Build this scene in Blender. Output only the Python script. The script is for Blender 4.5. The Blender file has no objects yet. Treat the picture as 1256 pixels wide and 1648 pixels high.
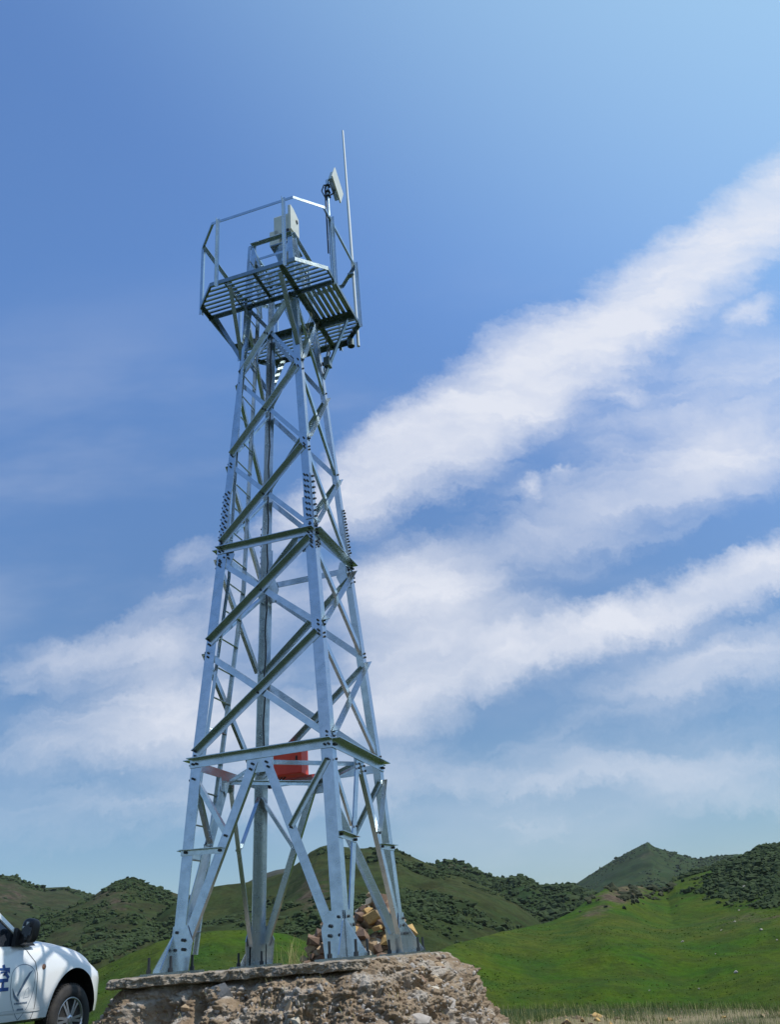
import bpy, bmesh, math, random
import numpy as np
from mathutils import Vector, Matrix
R = math.radians
sc = bpy.context.scene
C = sc.collection

# ------------------------------------------------------------------ camera
PITCH, ROLL = R(27.438), R(4.854)
cam_d = bpy.data.cameras.new('camera'); cam = bpy.data.objects.new('camera', cam_d); C.objects.link(cam)
cam_d.sensor_fit = 'HORIZONTAL'; cam_d.sensor_width = 36; cam_d.lens = 1367.95/1256*36
cam_d.clip_start = 0.05; cam_d.clip_end = 20000
F = Vector((0, math.cos(PITCH), math.sin(PITCH))); U0 = Vector((0, -math.sin(PITCH), math.cos(PITCH))); R0 = Vector((1, 0, 0))
Rt = R0*math.cos(ROLL)-U0*math.sin(ROLL); Up = R0*math.sin(ROLL)+U0*math.cos(ROLL)
cam.matrix_world = Matrix(((Rt.x, Up.x, -F.x, 0), (Rt.y, Up.y, -F.y, 0), (Rt.z, Up.z, -F.z, 1.0), (0, 0, 0, 1)))
sc.camera = cam

# ------------------------------------------------------------------ light and sky
SUN_EL, SUN_AZ = R(58), R(102)            # azimuth clockwise from +Y
sun_d = bpy.data.lights.new('sun', 'SUN'); sun_d.energy = 3.4; sun_d.angle = R(0.53); sun_d.color = (1.0, 0.955, 0.9)
sun = bpy.data.objects.new('sun', sun_d); C.objects.link(sun)
sd = Vector((math.sin(SUN_AZ)*math.cos(SUN_EL), math.cos(SUN_AZ)*math.cos(SUN_EL), math.sin(SUN_EL)))
sun.rotation_euler = sd.to_track_quat('Z', 'Y').to_euler()
sun.location = (30, 5, 40)
sc.view_settings.view_transform = 'Standard'; sc.view_settings.look = 'None'
sc.view_settings.exposure = 0.3; sc.view_settings.gamma = 1.0; sc.view_settings.use_curve_mapping = False

world = bpy.data.worlds.new('World'); sc.world = world; world.use_nodes = True
nt = world.node_tree; nt.nodes.clear()
def N(t, **k):
    n = nt.nodes.new(t)
    for a, b in k.items(): setattr(n, a, b)
    return n
def lk(a, b): nt.links.new(a, b)
def mth(op, a, b=None, c=None, clamp=False):
    n = N('ShaderNodeMath', operation=op, use_clamp=clamp)
    for i, v in enumerate((a, b, c)):
        if v is None: continue
        if isinstance(v, (int, float)): n.inputs[i].default_value = v
        else: lk(v, n.inputs[i])
    return n.outputs[0]
def mrange(v, a, b, c=0.0, d=1.0, smooth=True):
    n = N('ShaderNodeMapRange'); n.interpolation_type = 'SMOOTHSTEP' if smooth else 'LINEAR'
    lk(v, n.inputs['Value'])
    for k, x in zip(('From Min', 'From Max', 'To Min', 'To Max'), (a, b, c, d)): n.inputs[k].default_value = x
    return n.outputs[0]
sky = N('ShaderNodeTexSky'); sky.sky_type = 'NISHITA'; sky.sun_disc = False
sky.sun_elevation = SUN_EL; sky.sun_rotation = SUN_AZ; sky.altitude = 1400; sky.air_density = 1.0; sky.dust_density = 2.6; sky.ozone_density = 2.2
tc = N('ShaderNodeTexCoord')
sep = N('ShaderNodeSeparateXYZ'); lk(tc.outputs['Generated'], sep.inputs[0])
ay = mth('MAXIMUM', mth('ABSOLUTE', sep.outputs[1]), 0.12)
u = mth('DIVIDE', sep.outputs[0], ay); v = mth('DIVIDE', sep.outputs[2], ay)
comb = N('ShaderNodeCombineXYZ'); lk(u, comb.inputs[0]); lk(v, comb.inputs[1])
def noise(vec, scale, detail, rough=0.55, rot=0.0, stretch=(1, 1, 1), dist=0.0, loc=(0, 0, 0)):
    m = N('ShaderNodeMapping'); m.inputs['Rotation'].default_value = (0, 0, rot); m.inputs['Scale'].default_value = stretch
    m.inputs['Location'].default_value = loc
    lk(vec, m.inputs[0])
    n = N('ShaderNodeTexNoise'); n.inputs['Scale'].default_value = scale; n.inputs['Detail'].default_value = detail
    n.inputs['Roughness'].default_value = rough; n.inputs['Distortion'].default_value = dist
    lk(m.outputs[0], n.inputs['Vector']); return n
w1 = noise(comb.outputs[0], 6, 5, 0.6)
ws = N('ShaderNodeVectorMath', operation='MULTIPLY_ADD'); lk(w1.outputs['Color'], ws.inputs[0])
ws.inputs[1].default_value = (0.085, 0.085, 0); ws.inputs[2].default_value = (-0.0425, -0.0425, 0)
w2 = noise(comb.outputs[0], 26, 10, 0.78)
ws2 = N('ShaderNodeVectorMath', operation='MULTIPLY_ADD'); lk(w2.outputs['Color'], ws2.inputs[0])
ws2.inputs[1].default_value = (0.055, 0.055, 0); lk(ws.outputs[0], ws2.inputs[2])
wp = N('ShaderNodeVectorMath', operation='ADD'); lk(comb.outputs[0], wp.inputs[0]); lk(ws2.outputs[0], wp.inputs[1])
BL = [(0.704, 1.045, 0.162, 0.068, -2.488, 1.0), (0.514, 0.925, 0.171, 0.066, -2.521, 1.0), (0.367, 0.817, 0.136, 0.068, -2.543, 1.0), (0.246, 0.755, 0.132, 0.081, -2.434, 1.0), (0.128, 0.68, 0.124, 0.075, -2.438, 1.0), (0.026, 0.617, 0.108, 0.059, -2.524, 1.0), (-0.062, 0.577, 0.087, 0.04, -2.554, 0.8), (0.044, 0.442, 0.104, 0.061, -3.026, 0.74), (-0.002, 0.374, 0.085, 0.074, -3.018, 0.52), (0.089, 0.349, 0.132, 0.047, -2.859, 0.7), (0.229, 0.357, 0.142, 0.035, -2.899, 0.85), (0.375, 0.39, 0.138, 0.034, -2.912, 0.9), (0.517, 0.42, 0.108, 0.037, -2.926, 0.95), (0.007, 0.29, 0.127, 0.046, -2.959, 0.6), (-0.391, 0.376, 0.1, 0.041, -3.116, 0.6), (-0.282, 0.391, 0.086, 0.037, 3.116, 0.5), (-0.345, 0.286, 0.124, 0.042, -3.031, 0.5), (-0.241, 0.315, 0.083, 0.055, -3.127, 0.6), (-0.166, 0.278, 0.117, 0.084, -2.928, 0.55), (-0.246, 0.509, 0.049, 0.028, -2.394, 0.35), (-0.268, 0.445, 0.047, 0.018, -2.853, 0.35), (-0.148, 0.464, 0.094, 0.076, -1.86, 0.45), (0.395, 0.542, 0.211, 0.054, -2.842, 0.55), (0.5, 0.621, 0.145, 0.062, -2.619, 0.6), (0.223, 0.511, 0.136, 0.053, -2.829, 0.45), (0.372, 0.706, 0.027, 0.019, -2.874, 0.6), (0.225, 0.568, 0.027, 0.012, -2.155, 0.5), (0.593, 0.829, 0.044, 0.022, -2.534, 0.6), (0.271, 0.591, 0.021, 0.01, 3.065, 0.4), (0.275, 0.186, 0.234, 0.019, 3.128, 0.42), (0.127, 0.14, 0.182, 0.017, -3.089, 0.26), (0.409, 0.151, 0.138, 0.02, 3.064, 0.32), (0.419, 0.32, 0.154, 0.038, -3.037, 0.6), (-0.073, 0.198, 0.215, 0.042, -3.14, 0.3), (0.42, 0.66, 0.34, 0.16, -2.6, 0.24), (0.30, 0.25, 0.40, 0.10, -3.05, 0.2), (-0.30, 0.22, 0.3, 0.08, -3.1, 0.2)]
acc = None
for (bx, by, ba, bb, an, st) in BL:
    m = N('ShaderNodeMapping'); m.vector_type = 'TEXTURE'
    m.inputs['Location'].default_value = (bx, by, 0); m.inputs['Rotation'].default_value = (0, 0, an); m.inputs['Scale'].default_value = (ba*1.4, bb*1.5, 1)
    lk(wp.outputs[0], m.inputs[0])
    ln = N('ShaderNodeVectorMath', operation='LENGTH'); lk(m.outputs[0], ln.inputs[0])
    f = mrange(ln.outputs['Value'], 1.05, 0.2 if st > .65 else -0.1, 0.0, st)
    if acc is None: acc = f
    else:   # screen: 1-(1-a)(1-b)
        acc = mth('SUBTRACT', 1.0, mth('MULTIPLY', mth('SUBTRACT', 1.0, acc), mth('SUBTRACT', 1.0, f)))
tex = noise(wp.outputs[0], 8, 9, 0.66, rot=-0.6, stretch=(0.45, 1.6, 1), dist=0.5)
tex2 = noise(wp.outputs[0], 3.2, 5, 0.6, rot=-0.3, stretch=(0.8, 1.2, 1), dist=0.3, loc=(7.3, 2.2, 0))
tt_ = mth('ADD', mth('MULTIPLY', mth('SUBTRACT', tex.outputs['Fac'], 0.5), 1.15), mth('MULTIPLY', mth('SUBTRACT', tex2.outputs['Fac'], 0.5), 0.75))
veil = noise(comb.outputs[0], 2.3, 6, 0.55, rot=0.3, stretch=(0.6, 1.6, 1), loc=(3.1, 1.7, 0))
vl = mth('MULTIPLY', mrange(veil.outputs['Fac'], 0.42, 0.75, 0.0, 0.34), mrange(v, 1.05, 0.55, 0.0, 1.0))
dens = mth('ADD', mrange(mth('ADD', acc, mth('MULTIPLY', mth('MULTIPLY', tt_, 1.05), mrange(acc, 0.0, 0.22, 0.0, 1.0))), 0.08, 1.08, 0.0, 1.0, smooth=False), mth('MULTIPLY', vl, 0.9), clamp=True)
dens = mth('MULTIPLY', dens, 0.93, clamp=True)
sdot = N('ShaderNodeVectorMath', operation='DOT_PRODUCT'); lk(tc.outputs['Generated'], sdot.inputs[0]); sdot.inputs[1].default_value = tuple(sd)
aur = mrange(sdot.outputs['Value'], 0.45, 0.97, 0.0, 0.8)      # bright hazy sky round the sun

tint = N('ShaderNodeMix', data_type='RGBA', blend_type='MULTIPLY'); tint.inputs[0].default_value = 1.0
lk(sky.outputs[0], tint.inputs[6])
hz = N('ShaderNodeMix', data_type='RGBA'); lk(mrange(v, 0.0, 1.0), hz.inputs[0]); hz.inputs[6].default_value = (0.50, 0.56, 0.57, 1); hz.inputs[7].default_value = (0.80, 1.05, 1.26, 1)
lk(hz.outputs[2], tint.inputs[7])
amix = N('ShaderNodeMix', data_type='RGBA'); lk(aur, amix.inputs[0]); lk(tint.outputs[2], amix.inputs[6]); amix.inputs[7].default_value = (2.3, 3.7, 4.7, 1)
cmix = N('ShaderNodeMix', data_type='RGBA'); lk(dens, cmix.inputs[0]); lk(amix.outputs[2], cmix.inputs[6])
cmix.inputs[7].default_value = (4.35, 4.5, 4.95, 1)
bg = N('ShaderNodeBackground'); bg.inputs['Strength'].default_value = 0.15
lk(cmix.outputs[2], bg.inputs['Color'])
wo = N('ShaderNodeOutputWorld'); lk(bg.outputs[0], wo.inputs['Surface'])

# ------------------------------------------------------------------ helpers
rnd = random.Random(7); rng = np.random.default_rng(11)
def tagp(o, label=None, cat=None, group=None, kind=None):
    if label: o['label'] = label
    if cat: o['category'] = cat
    if group: o['group'] = group
    if kind: o['kind'] = kind
    return o
def empty(name, loc, rz=0, parent=None):
    o = bpy.data.objects.new(name, None); C.objects.link(o); o.location = loc; o.rotation_euler = (0, 0, rz)
    o.empty_display_size = .3
    if parent: o.parent = parent
    return o
class MB:
    def __init__(s): s.v = []; s.f = []
    def poly(s, vs, fs):
        n = len(s.v); s.v.extend([tuple(p) for p in vs]); s.f.extend([tuple(i+n for i in f) for f in fs]); return s
    def box(s, c, d, M=None):
        x, y, z = d[0]/2, d[1]/2, d[2]/2
        vs = [Vector((a*x, b*y, e*z)) for a in (-1, 1) for b in (-1, 1) for e in (-1, 1)]
        if M is not None: vs = [M @ q for q in vs]
        c = Vector(c)
        return s.poly([q+c for q in vs], [(0, 1, 3, 2), (4, 6, 7, 5), (0, 4, 5, 1), (2, 3, 7, 6), (0, 2, 6, 4), (1, 5, 7, 3)])
    def prism(s, pts, ext):     # planar polygon (3d) extruded by ext
        n = len(pts); e = Vector(ext); p = [Vector(q) for q in pts]
        return s.poly(p+[q+e for q in p], [tuple(range(n))[::-1], tuple(range(n, 2*n))]+[(i, (i+1) % n, (i+1) % n+n, i+n) for i in range(n)])
    def angle(s, p0, p1, d1, w1, d2, w2, t):
        p0 = Vector(p0); p1 = Vector(p1); ax = (p1-p0).normalized()
        d1 = Vector(d1); d1 = (d1-ax*d1.dot(ax)).normalized()
        d2 = Vector(d2); d2 = (d2-ax*d2.dot(ax)); d2 = (d2-d1*d2.dot(d1)).normalized()
        q = [(0, 0), (w1, 0), (w1, t), (t, t), (t, w2), (0, w2)]
        vs = [p0+d1*a+d2*b for a, b in q]+[p1+d1*a+d2*b for a, b in q]
        return s.poly(vs, [(0, 1, 2, 3), (0, 3, 4, 5), (6, 9, 8, 7), (6, 11, 10, 9)]+[(i, (i+1) % 6+0, (i+1) % 6+6, i+6) for i in range(6)])
    def bar(s, p0, p1, w, h, up=(0, 0, 1)):    # rectangular bar, w sideways, h along up
        p0 = Vector(p0); p1 = Vector(p1); ax = (p1-p0).normalized(); up = Vector(up)
        up = (up-ax*up.dot(ax)).normalized(); sd_ = ax.cross(up)
        q = [(-1, -1), (1, -1), (1, 1), (-1, 1)]
        vs = [P+sd_*(a*w/2)+up*(b*h/2) for P in (p0, p1) for a, b in q]
        return s.poly(vs, [(0, 3, 2, 1), (4, 5, 6, 7)]+[(i, (i+1) % 4, (i+1) % 4+4, i+4) for i in range(4)])
    def tube(s, pts, r, n=10, r1=None, cap=True):
        pts = [Vector(p) for p in pts]; m = len(pts); ring = []
        ref = Vector((0, 0, 1))
        for i, p in enumerate(pts):
            ax = (pts[min(i+1, m-1)]-pts[max(i-1, 0)]).normalized()
            a = ax.cross(ref if abs(ax.z) < .95 else Vector((1, 0, 0))).normalized(); b = ax.cross(a)
            rr = r if r1 is None else r+(r1-r)*i/(m-1)
            ring += [p+(a*math.cos(6.28318*k/n)+b*math.sin(6.28318*k/n))*rr for k in range(n)]
        fs = [(i*n+k, i*n+(k+1) % n, (i+1)*n+(k+1) % n, (i+1)*n+k) for i in range(m-1) for k in range(n)]
        if cap: fs += [tuple(range(n))[::-1], tuple(range((m-1)*n, m*n))]
        return s.poly(ring, fs)
    def lathe(s, prof, n=32, M=None):    # (r, h) along local z
        vs = [Vector((r*math.cos(6.28318530718*k/n), r*math.sin(6.28318530718*k/n), h)) for r, h in prof for k in range(n)]
        if M is not None: vs = [M @ q for q in vs]
        m = len(prof)
        return s.poly(vs, [(i*n+k, i*n+(k+1) % n, (i+1)*n+(k+1) % n, (i+1)*n+k) for i in range(m-1) for k in range(n)]+[tuple(range(n))[::-1], tuple(range((m-1)*n, m*n))])
    def build(s, name, mat, parent=None, smooth=False, bevel=0.0):
        me = bpy.data.meshes.new(name); me.from_pydata(s.v, [], s.f); me.update()
        bm = bmesh.new(); bm.from_mesh(me); bmesh.ops.recalc_face_normals(bm, faces=bm.faces)
        if bevel: bmesh.ops.bevel(bm, geom=[e for e in bm.edges if e.calc_face_angle(0) > .5], offset=bevel, segments=2, affect='EDGES', profile=.6)
        bm.to_mesh(me); bm.free()
        me.materials.append(mat)
        if smooth: me.polygons.foreach_set('use_smooth', [True]*len(me.polygons))
        o = bpy.data.objects.new(name, me); C.objects.link(o)
        if parent: o.parent = parent
        return o
def np_mesh(name, V, Fq, mat, parent=None, smooth=True, attrs=None):
    me = bpy.data.meshes.new(name)
    k = Fq.shape[1]; me.vertices.add(len(V)); me.vertices.foreach_set('co', np.asarray(V, np.float32).ravel())
    me.loops.add(Fq.size); me.loops.foreach_set('vertex_index', np.asarray(Fq, np.int32).ravel())
    me.polygons.add(len(Fq)); me.polygons.foreach_set('loop_start', np.arange(len(Fq), dtype=np.int32)*k)
    me.update(calc_edges=True); me.validate()
    me.polygons.foreach_set('use_smooth', [bool(smooth)]*len(me.polygons))
    for n, a in (attrs or {}).items():
        at = me.attributes.new(n, 'FLOAT', 'POINT'); at.data.foreach_set('value', np.asarray(a, np.float32))
    if not isinstance(mat, (list, tuple)): mat = [mat]
    for m in mat: me.materials.append(m)
    o = bpy.data.objects.new(name, me); C.objects.link(o)
    if parent: o.parent = parent
    return o
def grid_faces(nu, nv, wrap=False):
    i = np.arange(nu if wrap else nu-1)[:, None]; j = np.arange(nv-1)[None, :]
    a = i*nv+j; b = ((i+1) % nu)*nv+j
    return np.stack([a, b, b+1, a+1], -1).reshape(-1, 4)
_h = np.random.default_rng(5).random(65536).astype(np.float64)*2-1
def vnoise(p, seed=0):          # value noise in 2-3 dims, [-1,1]
    p = np.asarray(p, float); i = np.floor(p).astype(np.int64); f = p-i; f = f*f*f*(f*(f*6-15)+10)
    d = p.shape[-1]; out = 0
    pr = (73856093, 19349663, 83492791)
    for c in range(2**d):
        w = 1; h = seed*7919
        for k in range(d):
            b = (c >> k) & 1
            w = w*(f[..., k] if b else 1-f[..., k]); h = h ^ ((i[..., k]+b)*pr[k])
        h = (h ^ (h >> 13))*1274126177
        out = out+w*_h[(h ^ (h >> 16)) & 65535]
    return out
def fbm(p, oct=5, gain=.5, seed=0, ridged=False):
    p = np.asarray(p, float); a = 1; s = 0; t = 0
    for o in range(oct):
        n = vnoise(p, seed+o)
        if ridged: n = 1-2*np.abs(n)
        s = s+a*n; t += a; a *= gain; p = p*2.03+17.1
    return s/t

# ------------------------------------------------------------------ materials
def mat(name, col, rough=.6, metal=0.0, var=None, vscale=8.0, bump=0.0, bscale=40.0, spec=.5, coat=0.0, detail=6, col3=None, v3=(.55, .7), s3=3.0, rvar=0.0):
    m = bpy.data.materials.new(name); m.use_nodes = True; t = m.node_tree; b = t.nodes['Principled BSDF']
    b.inputs['Base Color'].default_value = (*col, 1); b.inputs['Roughness'].default_value = rough; b.inputs['Metallic'].default_value = metal
    b.inputs['Specular IOR Level'].default_value = spec; b.inputs['Coat Weight'].default_value = coat
    co = t.nodes.new('ShaderNodeTexCoord')
    def nz(s, d=detail):
        n = t.nodes.new('ShaderNodeTexNoise'); n.inputs['Scale'].default_value = s; n.inputs['Detail'].default_value = d; n.inputs['Roughness'].default_value = .62
        t.links.new(co.outputs['Object'], n.inputs['Vector']); return n
    def ramp(src, a, c):
        r = t.nodes.new('ShaderNodeMapRange'); r.inputs['From Min'].default_value = a; r.inputs['From Max'].default_value = c; t.links.new(src, r.inputs['Value']); return r.outputs[0]
    last = None
    if var is not None:
        n = nz(vscale); mx = t.nodes.new('ShaderNodeMix'); mx.data_type = 'RGBA'; t.links.new(ramp(n.outputs['Fac'], .35, .65), mx.inputs[0])
        mx.inputs[6].default_value = (*col, 1); mx.inputs[7].default_value = (*var, 1); last = mx.outputs[2]
        if rvar:
            rr = t.nodes.new('ShaderNodeMapRange'); rr.inputs['From Min'].default_value = .3; rr.inputs['From Max'].default_value = .7
            rr.inputs['To Min'].default_value = rough-rvar; rr.inputs['To Max'].default_value = rough+rvar; t.links.new(n.outputs['Fac'], rr.inputs['Value']); t.links.new(rr.outputs[0], b.inputs['Roughness'])
    if col3 is not None:
        n = nz(s3); mx = t.nodes.new('ShaderNodeMix'); mx.data_type = 'RGBA'; t.links.new(ramp(n.outputs['Fac'], *v3), mx.inputs[0])
        if last is not None: t.links.new(last, mx.inputs[6])
        else: mx.inputs[6].default_value = (*col, 1)
        mx.inputs[7].default_value = (*col3, 1); last = mx.outputs[2]
    if last is not None: t.links.new(last, b.inputs['Base Color'])
    if bump:
        n = nz(bscale, 8); bp = t.nodes.new('ShaderNodeBump'); bp.inputs['Strength'].default_value = bump; bp.inputs['Distance'].default_value = 1.0/bscale
        t.links.new(n.outputs['Fac'], bp.inputs['Height']); t.links.new(bp.outputs[0], b.inputs['Normal'])
    return m
M = {}
M['zinc'] = mat('galvanised_steel', (.56, .63, .67), .24, .95, var=(.45, .52, .56), vscale=9, bump=.08, bscale=60, rvar=.05)
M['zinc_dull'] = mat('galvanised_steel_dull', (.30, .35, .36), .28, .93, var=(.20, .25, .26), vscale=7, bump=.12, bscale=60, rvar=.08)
M['bolt'] = mat('dark_bolts', (.05, .055, .06), .5, .6)
M['black'] = mat('black_plastic', (.012, .012, .013), .45)
M['rubber'] = mat('rubber', (.022, .021, .021), .8, var=(.038, .034, .03), vscale=14, bump=.2)
M['red'] = mat('red_paint', (.72, .065, .028), .5, var=(.62, .05, .024), vscale=5)
M['offwhite'] = mat('offwhite_housing', (.62, .64, .58), .5, var=(.52, .55, .5), vscale=6)
M['rubble'] = mat('rubble_concrete', (.33, .25, .17), .95, var=(.18, .13, .085), vscale=5, bump=.9, bscale=26, spec=.2, detail=10, col3=(.40, .355, .30), v3=(.52, .64), s3=3.5)
M['cap'] = mat('concrete_cap', (.31, .26, .20), .95, var=(.20, .165, .12), vscale=6, bump=.9, bscale=30, spec=.2, detail=10, col3=(.38, .34, .29), v3=(.5, .64), s3=13)
M['stone'] = [mat('stone_grey', (.40, .36, .32), .9, var=(.27, .24, .21), vscale=9, bump=.3, bscale=45, spec=.25),
              mat('stone_tan', (.42, .32, .20), .9, var=(.27, .19, .12), vscale=9, bump=.3, bscale=45, spec=.25),
              mat('stone_brown', (.24, .16, .11), .9, var=(.14, .095, .07), vscale=9, bump=.3, bscale=45, spec=.25),
              mat('stone_ochre', (.55, .37, .14), .9, var=(.30, .19, .09), vscale=9, bump=.3, bscale=45, spec=.25),
              mat('stone_pale', (.52, .47, .38), .9, var=(.36, .32, .25), vscale=9, bump=.3, bscale=45, spec=.25)]
M['dirt'] = mat('dry_soil', (.155, .125, .075), .95, var=(.10, .085, .045), vscale=1.6, bump=.8, bscale=18, spec=.2, col3=(.030, .050, .012), v3=(.30, .46), s3=.22, detail=9)
M['straw'] = mat('dry_grass', (.42, .38, .17), .8, spec=.2)
M['blade'] = mat('green_grass', (.055, .105, .018), .7, spec=.25, var=(.10, .13, .03), vscale=.8)
def hillmat(name, a, b, rock, vs=.02, seed=0.0, dark=None):
    m = bpy.data.materials.new(name); m.use_nodes = True; t = m.node_tree; p = t.nodes['Principled BSDF']
    p.inputs['Roughness'].default_value = .95; p.inputs['Specular IOR Level'].default_value = .04
    co = t.nodes.new('ShaderNodeTexCoord')
    def nz(s, d=8, r=.6):
        n = t.nodes.new('ShaderNodeTexNoise'); n.inputs['Scale'].default_value = s; n.inputs['Detail'].default_value = d; n.inputs['Roughness'].default_value = r
        mp = t.nodes.new('ShaderNodeMapping'); mp.inputs['Location'].default_value = (seed*31, seed*17, 0)
        t.links.new(co.outputs['Object'], mp.inputs[0]); t.links.new(mp.outputs[0], n.inputs['Vector']); return n.outputs['Fac']
    def rg(src, lo, hi, c=0.0, d=1.0):
        r = t.nodes.new('ShaderNodeMapRange'); r.interpolation_type = 'SMOOTHSTEP'
        for k, x in zip(('From Min', 'From Max', 'To Min', 'To Max'), (lo, hi, c, d)): r.inputs[k].default_value = x
        t.links.new(src, r.inputs['Value']); return r.outputs[0]
    def mix(f, x, y):
        n = t.nodes.new('ShaderNodeMix'); n.data_type = 'RGBA'; t.links.new(f, n.inputs[0])
        for q, s in ((6, x), (7, y)):
            if isinstance(s, tuple): n.inputs[q].default_value = (*s, 1)
            else: t.links.new(s, n.inputs[q])
        return n.outputs[2]
    c = mix(rg(nz(vs), .38, .62), a, b)
    c = mix(rg(nz(vs*9), .42, .62, 0, .75), c, dark or tuple(x*.5 for x in a))
    at = t.nodes.new('ShaderNodeAttribute'); at.attribute_name = 'rock'
    ad = t.nodes.new('ShaderNodeMath'); ad.operation = 'ADD'; t.links.new(at.outputs['Fac'], ad.inputs[0])
    s2 = t.nodes.new('ShaderNodeMath'); s2.operation = 'MULTIPLY'; s2.inputs[1].default_value = 1.0; t.links.new(nz(vs*7, 10, .7), s2.inputs[0]); t.links.new(s2.outputs[0], ad.inputs[1])
    c = mix(rg(ad.outputs[0], .62, .9), c, mix(rg(nz(vs*30, 6), .4, .6), rock, tuple(x*.45 for x in rock)))
    at2 = t.nodes.new('ShaderNodeAttribute'); at2.attribute_name = 'thicket'; ml = t.nodes.new('ShaderNodeMath'); ml.operation = 'MULTIPLY'; t.links.new(at2.outputs['Fac'], ml.inputs[0]); t.links.new(rg(nz(.25, 8, .7), .3, .55, .45, .95), ml.inputs[1])
    c = mix(ml.outputs[0], c, (.026, .045, .014))
    hs = t.nodes.new('ShaderNodeHueSaturation'); t.links.new(rg(nz(.9, 10, .8), .3, .7, .72, 1.3), hs.inputs['Value']); t.links.new(rg(nz(.11, 5, .6), .3, .7, .47, .52), hs.inputs['Hue']); t.links.new(c, hs.inputs['Color']); c = hs.outputs[0]
    t.links.new(c, p.inputs['Base Color'])
    bp = t.nodes.new('ShaderNodeBump'); bp.inputs['Strength'].default_value = .8; bp.inputs['Distance'].default_value = .9
    t.links.new(nz(.35, 10, .7), bp.inputs['Height']); t.links.new(bp.outputs[0], p.inputs['Normal'])
    return m

# ------------------------------------------------------------------ terrain
def lerp_tab(tab, x): return np.interp(x, [t[0] for t in tab], [t[1] for t in tab])
VAL = -15.0
def ground_z(x, y):
    x = np.asarray(x, float); y = np.asarray(y, float); r = np.hypot(x, y); az = np.degrees(np.arctan2(x, y))
    re = np.interp(az, [-180, -40, -12, 2, 12, 20, 60, 180], [17, 17, 16, 16.5, 13.6, 11.6, 13, 17])+fbm(np.stack([x*.3, y*.3], -1), 3, seed=3)*.9
    base = .05+.16*np.exp(-(((x-1.55)/.75)**2+((y-11.4)/.9)**2))+.2*np.exp(-(((x+4.6)/3.2)**2+((y-10)/5)**2))
    base = base+fbm(np.stack([x, y], -1)*.7, 5, seed=9)*.035
    d = np.clip(r-re, 0, None)
    return base-np.where(d < 6, .03*d*d, 1.08+.36*(d-6)).clip(0, 15.2)
def make_ground():
    nr = np.concatenate([np.linspace(.3, 26, 260), np.geomspace(26.5, 2400, 80)]); az = np.radians(np.concatenate([np.linspace(-180, -40, 60)[:-1], np.linspace(-40, 40, 420), np.linspace(40, 180, 60)[1:-1]]))
    A, Rr = np.meshgrid(az, nr, indexing='ij'); X = Rr*np.sin(A); Y = Rr*np.cos(A); Z = ground_z(X, Y)
    o = np_mesh('ground', np.stack([X, Y, Z], -1).reshape(-1, 3), grid_faces(len(az), len(nr), True), M['dirt'], attrs={'dry': (np.clip((14.2-Rr)/1.5, 0, 1)*np.clip((Rr-8)/1, 0, 1)*np.clip((np.degrees(A)-1)/2, 0, 1)*np.clip((34-np.degrees(A))/4, 0, 1)*np.clip(.75+1.2*fbm(np.stack([X, Y], -1)*.9, 4, seed=41), 0, 1)).ravel()})
    t = M['dirt'].node_tree; p = t.nodes['Principled BSDF']; src = p.inputs['Base Color'].links[0].from_socket
    at = t.nodes.new('ShaderNodeAttribute'); at.attribute_name = 'dry'; mx = t.nodes.new('ShaderNodeMix'); mx.data_type = 'RGBA'; t.links.new(at.outputs['Fac'], mx.inputs[0]); t.links.new(src, mx.inputs[6]); mx.inputs[7].default_value = (.215, .18, .10, 1); t.links.new(mx.outputs[2], p.inputs['Base Color'])
    return tagp(o, 'dry soil and grass of the hilltop in the foreground', 'ground', kind='structure')
make_ground()

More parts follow.
